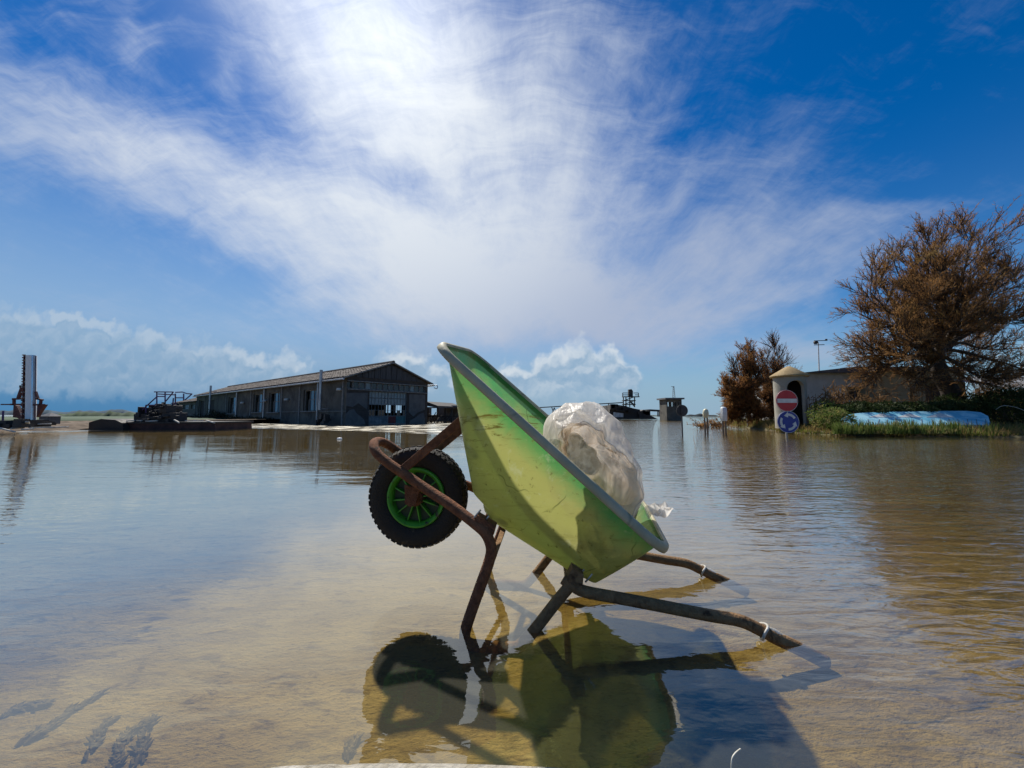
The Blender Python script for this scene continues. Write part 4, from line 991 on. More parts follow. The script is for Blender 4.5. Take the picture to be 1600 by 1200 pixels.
def saltworks():
    D = 58.0; q = lambda x, y, d=D: P(x, y, d)
    c = q(985, 655); o = thing('salt_washing_plant', (c.x, D, 0), 'black salt washing plant with lattice tower on the far shore', 'industrial plant')
    def slab(poly, d0, dep, name, mt='machine_black'): mb = MB(); mb.prism([q(x, y, d0) for x, y in poly], (0, dep, 0)); return mb.build(name, mt, o)
    slab([(952, 655), (953, 633), (962, 632), (975, 634), (990, 638), (1000, 640), (1003, 655)], D, 6, 'hopper')
    slab([(998, 655), (1000, 643), (1006, 640), (1010, 643), (1016, 649), (1024, 653), (1028, 655)], D - .5, 5, 'spoil_chute')
    slab([(958, 652), (959, 644), (974, 646), (974, 652)], D - .4, .3, 'side_frame', 'galv')
    for x in (974, 978, 984, 991.5): mb = MB(); mb.bar(q(x, 636), q(x, 620), .13); mb.build('tower_leg', 'machine_black', o)
    for y in (620, 626, 632): mb = MB(); mb.bar(q(973, y), q(998 if y == 620 else 992, y), .9, .12); mb.build('platform', 'machine_black', o)
    for a, b in (((973, 614), (983, 614)), ((990, 614), (997.5, 614)), ((973, 614), (973, 620)), ((997.5, 614), (997.5, 620)), ((992, 617), (997.5, 617)), ((973, 617), (983, 617))): mb = MB(); mb.bar(q(*a), q(*b), .10); mb.build('railing', 'machine_black', o)
    for a, b in (((975, 626), (991, 620)), ((975, 632), (991, 626)), ((983, 626), (992, 636)), ((991, 632), (983, 626))): mb = MB(); mb.bar(q(*a), q(*b), .12); mb.build('cross_brace', 'machine_black', o)
    slab([(982.5, 620), (982.5, 608.5), (987, 608), (989, 611), (989, 620)], D, .5, 'elevator_head')
    random.seed(4)
    for k in range(16):
        x = rnd(955, 1015); y = 634 + (x - 955) * .22 - rnd(0, 3); p = q(x, y + 2, D - .3); mb = MB(); mb.box(p, (rnd(.3, 1.2), .5, rnd(.3, .9))); mb.build('machinery', 'machine_black', o)
    # belt conveyor to the left
    c2 = q(890, 655, 62); o2 = thing('belt_conveyor', (c2.x, 62, 0), 'long thin belt conveyor running left from the salt washing plant', 'conveyor')
    mb = MB(); mb.bar(q(832, 637.5, 62), q(973, 629, 60), .5, .14); mb.build('belt_frame', 'machine_black', o2)
    for x0, x1, y0, y1 in ((862, 866, 636, 648), (870, 866, 648, 637), (862, 866, 648, 637), (951, 951, 631, 652), (945, 953, 640, 640), (905, 905, 634, 650)): mb = MB(); mb.bar(q(x0, y0, 61), q(x1, y1, 61), .12); mb.build('trestle', 'machine_black', o2)
    # conveyor between plant and cabin
    c3 = q(1020, 650, 60); o3 = thing('covered_conveyor', (c3.x, 60, 0), 'covered conveyor between the salt washing plant and the control cabin', 'conveyor')
    mb = MB(); mb.prism([q(1006, 640.5, 60), q(1016, 639.5, 60), q(1042, 641, 60), q(1042, 643.5, 60), q(1020, 642.5, 60)], (0, 1.5, 0)); mb.build('cover', 'machine_black', o3)
    for x in (1028, 1030.5): mb = MB(); mb.bar(q(x, 642, 60), q(x, 651, 60), .15); mb.build('trestle', 'machine_black', o3)
    mb = MB(); mb.prism([q(1035, 652, 60), q(1036, 645, 60), q(1038, 643, 60), q(1041, 652, 60)], (0, 1, 0)); mb.build('drum', 'slab_grey', o3)
    # control cabin with a lattice mast
    E_ = 50.0; c4 = q(1055, 652, E_); cab = thing('control_cabin', (c4.x, E_, 0), 'small control cabin with windows and lattice mast on the far shore', 'building')
    p0, p1 = q(1042, 652, E_), q(1066, 652, E_); zt, zw0, zw1 = q(0, 624, E_).z, q(0, 635, E_).z, q(0, 627.5, E_).z; w = p1.x - p0.x
    hl = [(w * a, w * b, zw0, zw1) for a, b in ((.08, .27), (.33, .44), (.47, .62), (.78, .92))]
    mb = MB(); wall_grid(mb, Vector((p0.x, E_, 0)), Vector((1, 0, 0)), ZZ, Vector((0, -1, 0)), 0, w, -.2, zt, hl, .15)
    wall_grid(mb, Vector((p0.x, E_ + 2.4, 0)), Vector((1, 0, 0)), ZZ, Vector((0, 1, 0)), 0, w, -.2, zt, hl, .15)
    mb.face((p0.x, E_, -.2), (p0.x, E_ + 2.4, -.2), (p0.x, E_ + 2.4, zt), (p0.x, E_, zt)); mb.face((p1.x, E_, -.2), (p1.x, E_ + 2.4, -.2), (p1.x, E_ + 2.4, zt), (p1.x, E_, zt)); mb.build('wall', 'plaster_dark', cab)
    mb = MB(); mb.box((p0.x + w / 2, E_ + 1.2, zt + .1), (w + .5, 3, .2)); mb.build('roof', 'slab_grey', cab)
    for a, b, z0, z1 in hl:
        mb = MB(); mb.bar((p0.x + a, E_ + .05, z1 - .03), (p0.x + b, E_ + .05, z1 - .03), .06); mb.bar((p0.x + (a + b) / 2, E_ + .05, z0), (p0.x + (a + b) / 2, E_ + .05, z1), .05); mb.build('window', 'pale_trim', cab)
    m0 = q(1053, 622, E_ + 1); h = q(1053, 604, E_ + 1).z - m0.z; mb = MB()
    for k in (-1, 1): mb.bar(m0 + Vector((.16 * k, 0, 0)), m0 + Vector((.06 * k, 0, h)), .05)
    for i in range(6): mb.bar(m0 + Vector((-.16 + .018 * i, 0, h * i / 6)), m0 + Vector((.15 - .018 * i, 0, h * (i + 1) / 6)), .035)
    mb.bar(m0 + Vector((-.3, 0, h)), m0 + Vector((.1, 0, h)), .06); mb.build('mast', 'pale_trim', cab)
saltworks()

# ------------------------------------------------------------------ right bank
WLINE = [G(1128, 662), G(1150, 667), G(1190, 671.5), G(1240, 676), G(1300, 679.5), G(1370, 681.5), G(1450, 682.5), G(1530, 683), G(1610, 684.5), G(1760, 690), G(2100, 705)]
BROWS = ((-.25, -.12), (.0, .0), (.12, .07), (.5, .13), (1.2, .22), (2.5, .30), (6, .34), (14, .34), (40, .3))
fine = catmull(WLINE, 14)
def bank_right():
    R_ = []
    for j, (dy, z) in enumerate(BROWS):
        row = []
        for i, q in enumerate(fine):
            e = min(1, i / 5); ww = .10 * mn.noise((q.x * 1.6, 0, 3)) + .05 * mn.noise((q.x * 5, 0, 7))
            dyy = dy + ww; row.append(q + Vector((q.x / q.y * dyy, dyy, z * e - .12 * (1 - e) + (.05 * mn.noise((q.x * .8, (q.y + dy) * .8, 2)) if j > 1 else 0))))
        R_.append(row)
    mb = MB(); mb.rings(R_, closed_u=False); tag(mb.build('bank', 'bank_soil', smooth=True), 'low grassy earth bank on the right', kind='structure')
bank_right()
def bz(dy):
    for (a, za), (b, zb) in zip(BROWS, BROWS[1:]):
        if a <= dy <= b: return za + (zb - za) * (dy - a) / (b - a)
    return .34
def bank_pt(k, dy): 
    i = min(int(k * (len(fine) - 1)), len(fine) - 2); q = fine[i].lerp(fine[i + 1], k * (len(fine) - 1) - i); return Vector((q.x + q.x / q.y * dy, q.y + dy, bz(dy) - .03))
random.seed(31)
mb, mb2 = MB(), MB()
for _ in range(15000):
    k = rnd(.03, .95); dy = rnd(.05, 1) ** 1.6 * 3.2; p = bank_pt(k, dy)
    tall = .20 + .22 * max(0, mn.noise((p.x * .7, p.y * .7, 1)))
    if dy < .45: tall *= .5
    blade(mb, p, tall * rnd(.5, 1.3), .011, rnd(.02, .14), rnd(0, 6.28))
for _ in range(9000):
    k = rnd(.02, .97); dy = rnd(0.02, 1) ** 1.2 * 2.6; p = bank_pt(k, dy); blade(mb2, p, rnd(.10, .34), .010, rnd(.05, .22), rnd(0, 6.28))
tag(mb.build('grass', 'grass'), 'green grass growing along the right bank', 'grass', kind='stuff')
tag(mb2.build('dry_grass', 'dry_grass'), 'yellow dry grass along the edge of the right bank', 'grass', kind='stuff')
# taller green reeds against the painted wall
mb = MB()
for _ in range(2400):
    x = rnd(1300, 1500) if rnd(0, 1) < .8 else rnd(1300, 1560); p = P(x, 660, 12.75 + rnd(-.35, .4)); p.z = .10
    blade(mb, p, rnd(.18, .62) * (.75 + .5 * mn.noise((p.x * 2.2, 0, 5))), .014, rnd(.02, .15), rnd(0, 6.28))
tag(mb.build('reed_bed', 'leaf_green'), 'bright green reeds in front of the painted blue wall', 'reeds', kind='stuff')

# low painted wall with salt heaps
def mural():
    # raised bed with a sloping painted face that catches the light
    Y0, Z0, Y1, Z1 = 12.95, .16, 14.0, .86
    def q(x, y, up=0.0):
        d = ray(x, y); k = (Z1 - Z0) / (Y1 - Y0); t_ = (Z0 + up - k * Y0 - CAM_H) / (d.z - k * d.y); return Vector((0, 0, CAM_H)) + d * t_
    o = thing('painted_wall', (q(1430, 664).x, Y0, .1), 'low sloping wall painted blue with three white pyramids behind the reeds', 'wall')
    top = [(1318, 660), (1316, 653), (1324, 647.5), (1345, 645), (1390, 643.5), (1430, 643), (1480, 642), (1510, 642), (1532, 644), (1544, 650), (1547, 660), (1547, 664), (1430, 664.5), (1318, 664)]
    mb = MB(); mb.prism([q(*a) for a in top], (0, .12, -.12)); mb.build('wall_panel', 'mural_blue', o)
    for x0, xa, x1, ya, yb in ((1357, 1378, 1397, 645.8, 651.8), (1401, 1421, 1441, 645.8, 651.8), (1447, 1469, 1491, 645.3, 651.8)):
        mb = MB(); mb.prism([q(x0, yb, .008), q(x1, yb, .008), q(xa, ya, .008)], (0, 0, -.006)); mb.build('painted_salt_heap', 'sign_white', o)
    random.seed(8)
    for x in range(1330, 1545, 14):                        # cracks between the slabs
        a, b_ = q(x + rnd(-2, 2), 655, .004), q(x + rnd(-3, 3), 666, .004); mb = MB(); mb.bar(a, b_, .014, .004); mb.build('joint', 'slab_grey', o)
mural()
def hedge():
    random.seed(17); D = 14.4; cells = []
    for i in range(34):
        x = 1306 + 250 * i / 33; y = 638 + 3 * math.sin(i * 1.1) - (3 if i > 22 else 0); p = P(x, y, D + rnd(-.2, .5)); cells.append((p, .30, .45, .13 + .04 * (i % 3)))
    mb = MB(); leafmass(mb, cells, 9000, .09, .035)
    o = thing('ivy_hedge', P(1430, 650, D + .3) , 'dark clipped hedge along the top of the painted wall', 'hedge'); tag(mb.build('foliage', 'ivy', o), kind='stuff')
    st = MB()
    for i in range(0, 34, 2): c = cells[i][0]; st.tube([(c.x, c.y, .2), (c.x + rnd(-.1, .1), c.y, c.z)], [.03, .015], 5)
    st.build('stems', 'bark', o)
    for nm, cx, cy, dd, r, n, lab, mt in (('green_shrub', 1300, 650, 13.6, (.45, .5, .28), 1500, 'bright green leafy shrub between sentry box and painted wall', 'leaf_green'),
                                       ('green_shrub', 1288, 640, 14.8, (.35, .4, .35), 900, 'pale green shrub right beside the sentry box', 'leaf_green'),
                                       ('dark_shrub', 1575, 635, 14.5, (1.0, .8, .75), 4200, 'dense dark shrub at the right edge beside the painted wall', 'ivy'),
                                       ('dark_shrub', 1640, 630, 15.0, (1.2, .9, .9), 3000, 'dense dark shrub half outside the right edge', 'ivy'),
                                       ('dark_shrub', 1500, 628, 15.6, (.9, .6, .35), 2200, 'low dark shrub at the foot of the big brown tree', 'ivy')):
        c = P(cx, cy, dd); mb = MB(); leafmass(mb, [(c, *r), ((c.x + .2, c.y, c.z - .1), *r), ((c.x - .25, c.y, c.z - .15), r[0] * .8, r[1], r[2])], n, .10, .032)
        o = thing(nm, (c.x, c.y, .3), lab, 'shrub', 'shrubs on the right bank'); tag(mb.build('foliage', mt, o), kind='stuff')
        st = MB()
        for _ in range(6): st.tube([(c.x + rnd(-.1, .1), c.y, .2), (c.x + rnd(-.4, .4) * r[0], c.y, c.z)], [.02, .008], 4)
        st.build('stems', 'bark', o)
hedge()
# dry reeds and maize-like stalks in front of the house
def reeds(px, py0, py1, d, n, seed, label, spread=.35):
    random.seed(seed); b = P(px, py0, d); top = P(px, py1, d).z; base = Vector((b.x, d, .3)); o = thing('dry_reed_clump', base, label, 'reeds', 'dry reed clumps before the house')
    st, lf = MB(), MB()
    for _ in range(n):
        p = base + Vector((rnd(-spread, spread), rnd(-.3, .3), 0)); h = (top - .3) * rnd(.55, 1.05); e = p + Vector((rnd(-.15, .15), rnd(-.1, .1), h))
        st.tube([p, p.lerp(e, .5) + rdir() * .03, e], [.016, .014, .007], 4, cap=False)
        for k in range(12): 
            kk = rnd(.2, 1); leaf_tri(lf, p.lerp(e, kk), Vector((rnd(-1, 1), rnd(-1, 1), rnd(-.9, .8))), rnd(.18, .45), .035)
    st.build('stalks', 'dry_reed', o); tag(lf.build('leaves', 'dry_reed', o), kind='stuff')
for i, (px, y0, y1, n, lab) in enumerate(((1284, 645, 612, 14, 'dry brown reeds immediately right of the sentry box'), (1299, 645, 606, 16, 'dry brown reeds before the left end of the house window'), (1315, 645, 599, 18, 'tallest dry brown reeds before the white house wall'), (1331, 642, 612, 12, 'dry brown reeds before the right end of the house window'),
        (1352, 640, 612, 10, 'sparse dry reeds before the blank white wall'), (1366, 640, 604, 12, 'dry reeds before the corner where white wall meets beige wall'), (1383, 640, 607, 10, 'dry reeds left of the dark beige-house window'), (1433, 642, 598, 12, 'dry reeds left of the big tree trunk'))):
    reeds(px, y0, y1, 15.2 + .2 * (i % 3), n, 100 + i, lab)

# sentry box: round kiosk with arched doorway and conical roof
def sentry():
    D = 15.6; c = P(1253.5, 655, D); cx, cy = c.x, D + .6; z1 = P(1254, 586.5, D).z; z2 = P(1252, 573, D + .6).z; r = .58
    o = thing('sentry_box', (cx, cy, .3), 'round plastered sentry box with arched doorway and conical roof', 'sentry box')
    face = R(-104)                     # doorway looks a little to the right of the camera
    hw, zs, zt = .33, 1.72, 2.02                   # half width, springing, crown
    zt = P(1263, 594, D).z; zs = zt - hw
    mb = MB(); n = 144; rows = 100
    def opening(a, z):
        da = (a - face + math.pi) % (2 * math.pi) - math.pi; x = da * r
        return abs(x) < hw and (z < zs or (x * x + (z - zs) ** 2) < hw * hw)
    for i in range(n):
        a0, a1 = 2 * math.pi * i / n, 2 * math.pi * (i + 1) / n
        for j in range(rows):
            za, zb = .15 + (z1 - .15) * j / rows, .15 + (z1 - .15) * (j + 1) / rows
            if opening((a0 + a1) / 2, (za + zb) / 2): continue
            for rr in (r, r - .09):
                mb.face(*[(cx + rr * math.cos(a), cy + rr * math.sin(a), z) for a, z in ((a0, za), (a1, za), (a1, zb), (a0, zb))])
    mb.build('wall', 'sentry_wall', o, smooth=True)
    mb = MB(); pts = []                              # arch surround
    for k in range(9): pts.append((-hw, .2 + (zs - .2) * k / 8))
    for k in range(1, 20): a = math.pi * k / 20; pts.append((-hw * math.cos(a), zs + hw * math.sin(a)))
    for k in range(9): pts.append((hw, zs - (zs - .2) * k / 8))
    L = []
    for x, z in pts:
        a = face + x / r; row = []
        k = 1 + .17 * (1 if True else 0); xo = x * 1.12; a2 = face + xo / r; zo = z if z < zs else zs + (z - zs) * 1.12
        row = [(cx + (r + .02) * math.cos(a2), cy + (r + .02) * math.sin(a2), zo), (cx + (r + .02) * math.cos(a), cy + (r + .02) * math.sin(a), z), (cx + (r - .12) * math.cos(a), cy + (r - .12) * math.sin(a), z)]; L.append(row)
    mb.rings(L, closed_u=False); mb.build('door_surround', 'sentry_wall', o, smooth=40)
    mb = MB(); mb.lathe([(r - .1, z1 - .02), (r + .10, z1 - .02), (r + .12, z1 + .02), (r + .10, z1 + .06), (.16, z2 - .04), (.06, z2 + .01), (.0, z2 + .015)], (cx, cy, 0), (0, 0, 1), 48); mb.build('roof', 'cone_roof', o, smooth=35)
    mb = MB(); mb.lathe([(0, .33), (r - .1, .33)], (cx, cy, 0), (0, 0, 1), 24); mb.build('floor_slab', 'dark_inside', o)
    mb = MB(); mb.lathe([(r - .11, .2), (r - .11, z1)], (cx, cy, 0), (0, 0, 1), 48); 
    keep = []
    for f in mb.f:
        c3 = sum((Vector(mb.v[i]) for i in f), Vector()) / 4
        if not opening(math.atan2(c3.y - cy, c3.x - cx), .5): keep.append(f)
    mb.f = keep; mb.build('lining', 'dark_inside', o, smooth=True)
sentry()

# traffic signs on one post
def sign():
    b = G(1230.5, 684); D = b.y; o = thing('traffic_sign', (b.x, D, 0), 'red no-entry disc above blue roundabout disc on one grey post', 'traffic sign')
    q = lambda x, y, d=D: P(x, y, d); Yv = Vector((0, -1, 0))
    mb = MB(); mb.cyl((b.x, D + .03, BED), (b.x, D + .03, q(0, 612).z), .028, 12); mb.build('post', 'post_grey', o, smooth=40)
    def disc(cx, cy, rpx, mt, name):
        c = q(cx, cy); r = rpx / F * D; mb = MB(); mb.lathe([(0, .0), (r, .0), (r, .012), (0, .012)], c + Vector((0, -.012, 0)), (0, 1, 0), 48); d = mb.build(name, mt, o, smooth=30)
        mb = MB(); mb.lathe([(r * .965, -.004), (r * .995, -.004), (r * .995, .0), (r * .965, .0)], c + Vector((0, -.012, 0)), (0, 1, 0), 48, closed=True); mb.build('border', 'sign_white', d)
        return d, c, r
    d1, c, r = disc(1229.2, 626.2, 17.0, 'sign_red', 'no_entry_disc')
    mb = MB(); mb.box(c + Vector((-.0, -.018, 0)), (r * 1.80, .006, r * .38)); mb.build('white_bar', 'sign_white', d1)
    d2, c, r = disc(1231.3, 659.2, 17.0, 'sign_blue', 'roundabout_disc')
    for k in range(3):                                   # three arrows chasing anticlockwise
        a0 = R(28 + 120 * k); ro, ri = r * .78, r * .56; poly = []
        n = 10; sp = R(62)
        for i in range(n + 1): a = a0 + sp * i / n; poly.append((ro * math.cos(a), ro * math.sin(a)))
        ae = a0 + sp; rm = (ro + ri) / 2
        head = [(r * .92 * math.cos(ae), r * .92 * math.sin(ae)), (rm * math.cos(ae + R(34)), rm * math.sin(ae + R(34))), (r * .40 * math.cos(ae), r * .40 * math.sin(ae))]
        poly += head
        for i in range(n, -1, -1): a = a0 + sp * i / n; poly.append((ri * math.cos(a), ri * math.sin(a)))
        mb = MB(); y0 = -.017
        m = len(poly); v = [c + Vector((x, y0, z)) for x, z in poly]
        out = v[:n + 1]; inn = list(reversed(v[n + 4:]))
        for i in range(n): mb.face(out[i], out[i + 1], inn[i + 1], inn[i])
        mb.face(v[n + 1], v[n + 2], v[n + 3])
        mb.build('arrow', 'sign_white', d2)
    for zz in (q(0, 622).z, q(0, 631).z, q(0, 655).z, q(0, 664).z):
        mb = MB(); mb.box((b.x, D + .02, zz), (.09, .05, .03)); mb.build('clamp', 'post_grey', o)
sign()
def roundsign():
    b = G(1066.5, 681); D = b.y; o = thing('round_sign', (b.x, D, 0), 'round sign seen from its dark back on a thin post in the water', 'traffic sign')
    mb = MB(); mb.cyl((b.x, D, BED), (b.x, D, P(0, 633, D).z), .022, 10); mb.build('post', 'sign_back', o, smooth=40)
    r = 9.0 / F * D; c = P(1066.5, 641.5, D); mb = MB(); mb.lathe([(0, .03), (r * .86, .03), (r * .93, .022), (r, .03), (r, .045), (0, .045)], c, (0, 1, 0), 40); mb.build('disc', 'sign_back', o, smooth=30)
    for z in (-.06, .06): mb = MB(); mb.box(c + Vector((0, .0, z)), (.12, .05, .025)); mb.build('clamp', 'sign_back', o)
roundsign()
def capped(px, yb, yt, ycap, wpx, capm, label, sq):
    b = G(px, yb); D = b.y; o = thing('capped_post', (b.x, D, 0), label, 'post', 'posts standing in the water'); zt, zc = P(0, yt, D).z, P(0, ycap, D).z; w = wpx / F * D
    for s in (-1, 1): mb = MB(); mb.cyl((b.x + s * w * .22, D, BED), (b.x + s * w * .22, D, zc + .05), w * .14, 8); mb.build('stake', 'post_wood', o, smooth=40)
    if sq: prof = [(w * .44, zc - .02), (w * .5, zc + .01), (w * .5, zt - .07), (w * .42, zt - .02), (w * .2, zt), (0, zt)]
    else: prof = [(w * .30, zc - .01), (w * .46, zc + .06), (w * .5, (zc + zt) / 2), (w * .42, zt - .06), (w * .2, zt - .01), (0, zt)]
    mb = MB(); mb.lathe(prof, (b.x, D, 0), (0, 0, 1), 12 if not sq else 6); mb.build('cap', capm, o, smooth=50)
capped(1104, 680, 638.5, 652.5, 9, 'cap_cream', 'shorter stake post with rounded cream cap standing in the water', False)
capped(1132.3, 679, 636, 657, 9.5, 'cap_white', 'stake post with square white cap standing in the water', True)
# tangle of drift brushwood behind the posts
random.seed(44); mb, lf = MB(), MB()
for _ in range(70):
    p = P(rnd(1090, 1134), 664, 21 + rnd(-.6, .6)); p.z = rnd(-.02, .15); e = p + Vector((rnd(-.6, .6), rnd(-.3, .3), rnd(.05, .45))); mb.tube([p, p.lerp(e, .5) + rdir() * .08, e], [.02, .014, .006], 4)
    for _k in range(9): leaf_tri(lf, p.lerp(e, rnd(.2, 1)), rdir(), rnd(.08, .2), .03)
o = thing('driftwood_pile', P(1112, 664, 21) , 'tangle of brown drift brushwood behind the two capped posts', 'brushwood'); mb.build('branches', 'wood_dark', o); tag(lf.build('dead_leaves', 'tamarisk', o), kind='stuff')

# ------------------------------------------------------------------ house behind the bank
def house_right():
    D = 21.0; q = lambda x, y, d=D: P(x, y, d); X1 = Vector((1, 0, 0))
    a, b = q(1256, 640), q(1372, 640); zt = q(0, 583).z
    o = thing('white_house', (a.x, D, .3), 'low white flat-roofed house with one wide window behind the sentry box', 'house')
    w = b.x - a.x; w0, w1 = q(1281, 0).x - a.x, q(1340, 0).x - a.x; hz0, hz1 = q(0, 625).z, q(0, 604.5).z
    mb = MB(); wall_grid(mb, Vector((a.x, D, 0)), X1, ZZ, Vector((0, -1, 0)), 0, w, 0, zt, [(w0, w1, hz0, hz1)], .25); mb.box((a.x + w / 2, D + 3.2, zt / 2), (w, 5, zt - .05)); mb.build('wall', 'white_wall', o)
    mb = MB(); mb.box((a.x + (w0 + w1) / 2, D + .2, (hz0 + hz1) / 2), (w1 - w0, .03, hz1 - hz0)); wn = mb.build('window', 'wood_dark', o)
    for k in range(1, 4): mb = MB(); mb.box((a.x + w0 + (w1 - w0) * k / 4, D + .16, (hz0 + hz1) / 2), (.06, .05, hz1 - hz0)); mb.build('mullion', 'slab_grey', wn)
    zr = q(0, 573.5).z
    mb = MB(); mb.prism([(a.x - .15, D - .3, zt), (b.x - 1.2, D - .3, zt + .34), (b.x + .15, D - .3, zt + .34), (b.x + .15, D - .3, zt + .002)], (0, 6, 0)); mb.build('roof', 'slab_grey', o)
    # antenna with weather instruments
    ro = q(1279.5, 578, D + .5); an = thing('roof_antenna', ro, 'thin antenna mast with crossbars on the white house roof', 'antenna')
    t_ = q(1278.5, 535, D + .5); mb = MB(); mb.tube([ro - ZZ * .3, t_], [.035, .022], 8); mb.build('mast', 'cap_white', an, smooth=40)
    for x0, x1, y in ((1272, 1292, 532.5), (1272, 1288, 539)): mb = MB(); mb.bar(q(x0, y, D + .5), q(x1, y - .5, D + .5), .035); mb.build('crossbar', 'sign_back', an)
    mb = MB(); c = q(1274.5, 535, D + .5); mb.lathe([(0, -.1), (.09, -.07), (.11, 0), (.09, .08), (0, .1)], c, (1, 0, .3), 10); mb.build('instrument', 'sign_back', an, smooth=True)
    mb = MB(); mb.box(q(1291, 531, D + .5), (.10, .06, .10)); mb.build('vane', 'sign_back', an)
    # beige wing
    D2 = 20.2; a2, b2 = P(1372.5, 640, D2), P(1512, 640, D2); w = b2.x - a2.x; zt2 = P(0, 580, D2).z
    o2 = thing('beige_house', (a2.x, D2, .3), 'low beige house wing with a dark window behind the big tree', 'house')
    u0, u1 = P(1393, 0, D2).x - a2.x, P(1440, 0, D2).x - a2.x; h0, h1 = P(0, 627, D2).z, P(0, 600.5, D2).z
    mb = MB(); wall_grid(mb, Vector((a2.x, D2, 0)), X1, ZZ, Vector((0, -1, 0)), 0, w, 0, zt2, [(u0, u1, h0, h1)], .25)
    mb.face((a2.x, D2, 0), (a2.x, D2 + 5, 0), (a2.x, D2 + 5, zt2), (a2.x, D2, zt2)); mb.face((b2.x, D2, 0), (b2.x, D2 + 5, 0), (b2.x, D2 + 5, zt2), (b2.x, D2, zt2)); mb.build('wall', 'beige_wall', o2)
    mb = MB(); mb.box((a2.x + (u0 + u1) / 2, D2 + .2, (h0 + h1) / 2), (u1 - u0, .03, h1 - h0)); wn = mb.build('window', 'wood_dark', o2)
    for k in range(1, 3): mb = MB(); mb.box((a2.x + u0 + (u1 - u0) * k / 3, D2 + .16, (h0 + h1) / 2), (.05, .05, h1 - h0)); mb.build('mullion', 'dark_inside', wn)
    mb = MB(); mb.box((a2.x + w / 2, D2 + 2.4, zt2 + .1), (w + .3, 5.4, .2)); mb.build('roof', 'slab_grey', o2)
    # dark shed with corrugated roof at the right edge
    D3 = 18.5; o3 = thing('dark_shed', P(1560, 640, D3), 'dark open shed with pale corrugated roof at the right edge behind the tree', 'shed')
    L = []
    a3, b3 = P(1497, 0, D3).x, P(1760, 0, D3).x; n = 60; z0, z1 = P(0, 607, D3).z, P(0, 586, D3).z
    for j in range(2): L.append([(a3 + (b3 - a3) * i / n, D3 - .3 + j * 3.2, (z0 if j == 0 else z1 + .2) + .03 * (i % 2)) for i in range(n + 1)])
    mb = MB(); mb.rings(L, closed_u=False); mb.build('roof', 'shed_roof', o3)
    for x in (1502, 1530, 1565, 1600, 1640): p = P(x, 640, D3); mb = MB(); mb.box((p.x, D3, (z0 + .2) / 2), (.12, .12, z0 - .2)); mb.build('post', 'wood_dark', o3)
    mb = MB(); mb.box(((a3 + b3) / 2 + .6, D3 + 1.6, .2 + z0 * .42), (b3 - a3 - 1.2, .15, z0 * .85)); mb.build('back_wall', 'dark_inside', o3)
house_right()

# ------------------------------------------------------------------ trees
def T(x, y, d): return P(x, y, d)
BT = 15.8
random.seed(2)
tips = [T(x, y, BT + dz) for x, y, dz in (
    (1345, 588, .3), (1322, 560, .8), (1425, 602, -.8), (1318, 520, -.4), (1322, 480, .5), (1342, 440, -1.2), (1352, 405, .4), (1385, 385, -.3), (1415, 370, 1.0), (1455, 358, -1.0), (1490, 345, .3), (1528, 338, -.2), (1552, 352, .9),
    (1585, 392, -.6), (1610, 430, .5), (1640, 480, -1.0), (1660, 540, .6), (1650, 590, -.5), (1570, 600, -1.6), (1440, 450, -2.4), (1510, 430, -2.6), (1560, 480, -2.4), (1390, 520, -2.2), (1450, 530, 2.2), (1540, 540, 2.4), (1600, 600, 1.6), (1470, 400, -2.0), (1560, 420, 2.0), (1500, 500, -2.8))]
fk = T(1462, 548, BT); bs = P(1492, 640, BT); bs.z = .3
tamarisk('tamarisk_tree', bs, fk, tips, 'big brown feathery tamarisk tree leaning left on the right bank', 'tamarisk', .27, 12, br=17, tw=14, nl=17, leaf=.15, lw=.013, twig=.70, blen=.36,
         trunk_pts=[bs - ZZ * .2, T(1486, 615, BT), T(1470, 588, BT), T(1464, 560, BT), T(1470, 535, BT)])
ST = 20.5
stips = [T(x, y, ST + dz) for x, y, dz in ((1136, 618, 0), (1134, 590, -.4), (1140, 570, .4), (1150, 556, 0), (1165, 556, -.5), (1180, 570, -.8), (1150, 610, -.9), (1165, 595, -1.0), (1145, 635, -.6), (1175, 630, -.9), (1140, 648, -.3), (1155, 652, -.8), (1185, 650, -.8), (1172, 545, .2))]
bs = P(1172, 655, ST); bs.z = .25
tamarisk('tamarisk_shrub', bs, P(1168, 640, ST), stips, 'rust-brown dense tamarisk shrub left of the sentry box', 'tamarisk_red', .12, 5, br=14, tw=14, nl=22, leaf=.14, lw=.018, twig=.5, blen=.34, group='tamarisk shrubs', bare=(2, 3), shrink=.9)
ST = 21.5
stips = [T(x, y, ST + dz) for x, y, dz in ((1190, 556, 0), (1198, 545, .3), (1211, 533, 0), (1218, 548, -.3), (1228, 565, .2), (1234, 585, 0), (1228, 605, -.4), (1200, 590, -.6), (1210, 610, -.8), (1195, 625, -.6), (1220, 635, -.5), (1190, 648, -.7), (1225, 650, -.3), (1208, 655, -.8))]
bs = P(1204, 655, ST); bs.z = .25
tamarisk('tamarisk_shrub', bs, P(1203, 635, ST), stips, 'taller half-bare tamarisk shrub touching the sentry box', 'tamarisk_red', .12, 6, br=14, tw=12, nl=10, leaf=.13, lw=.016, twig=.6, blen=.36, group='tamarisk shrubs', bare=(1, 2, 4), shrink=.9)
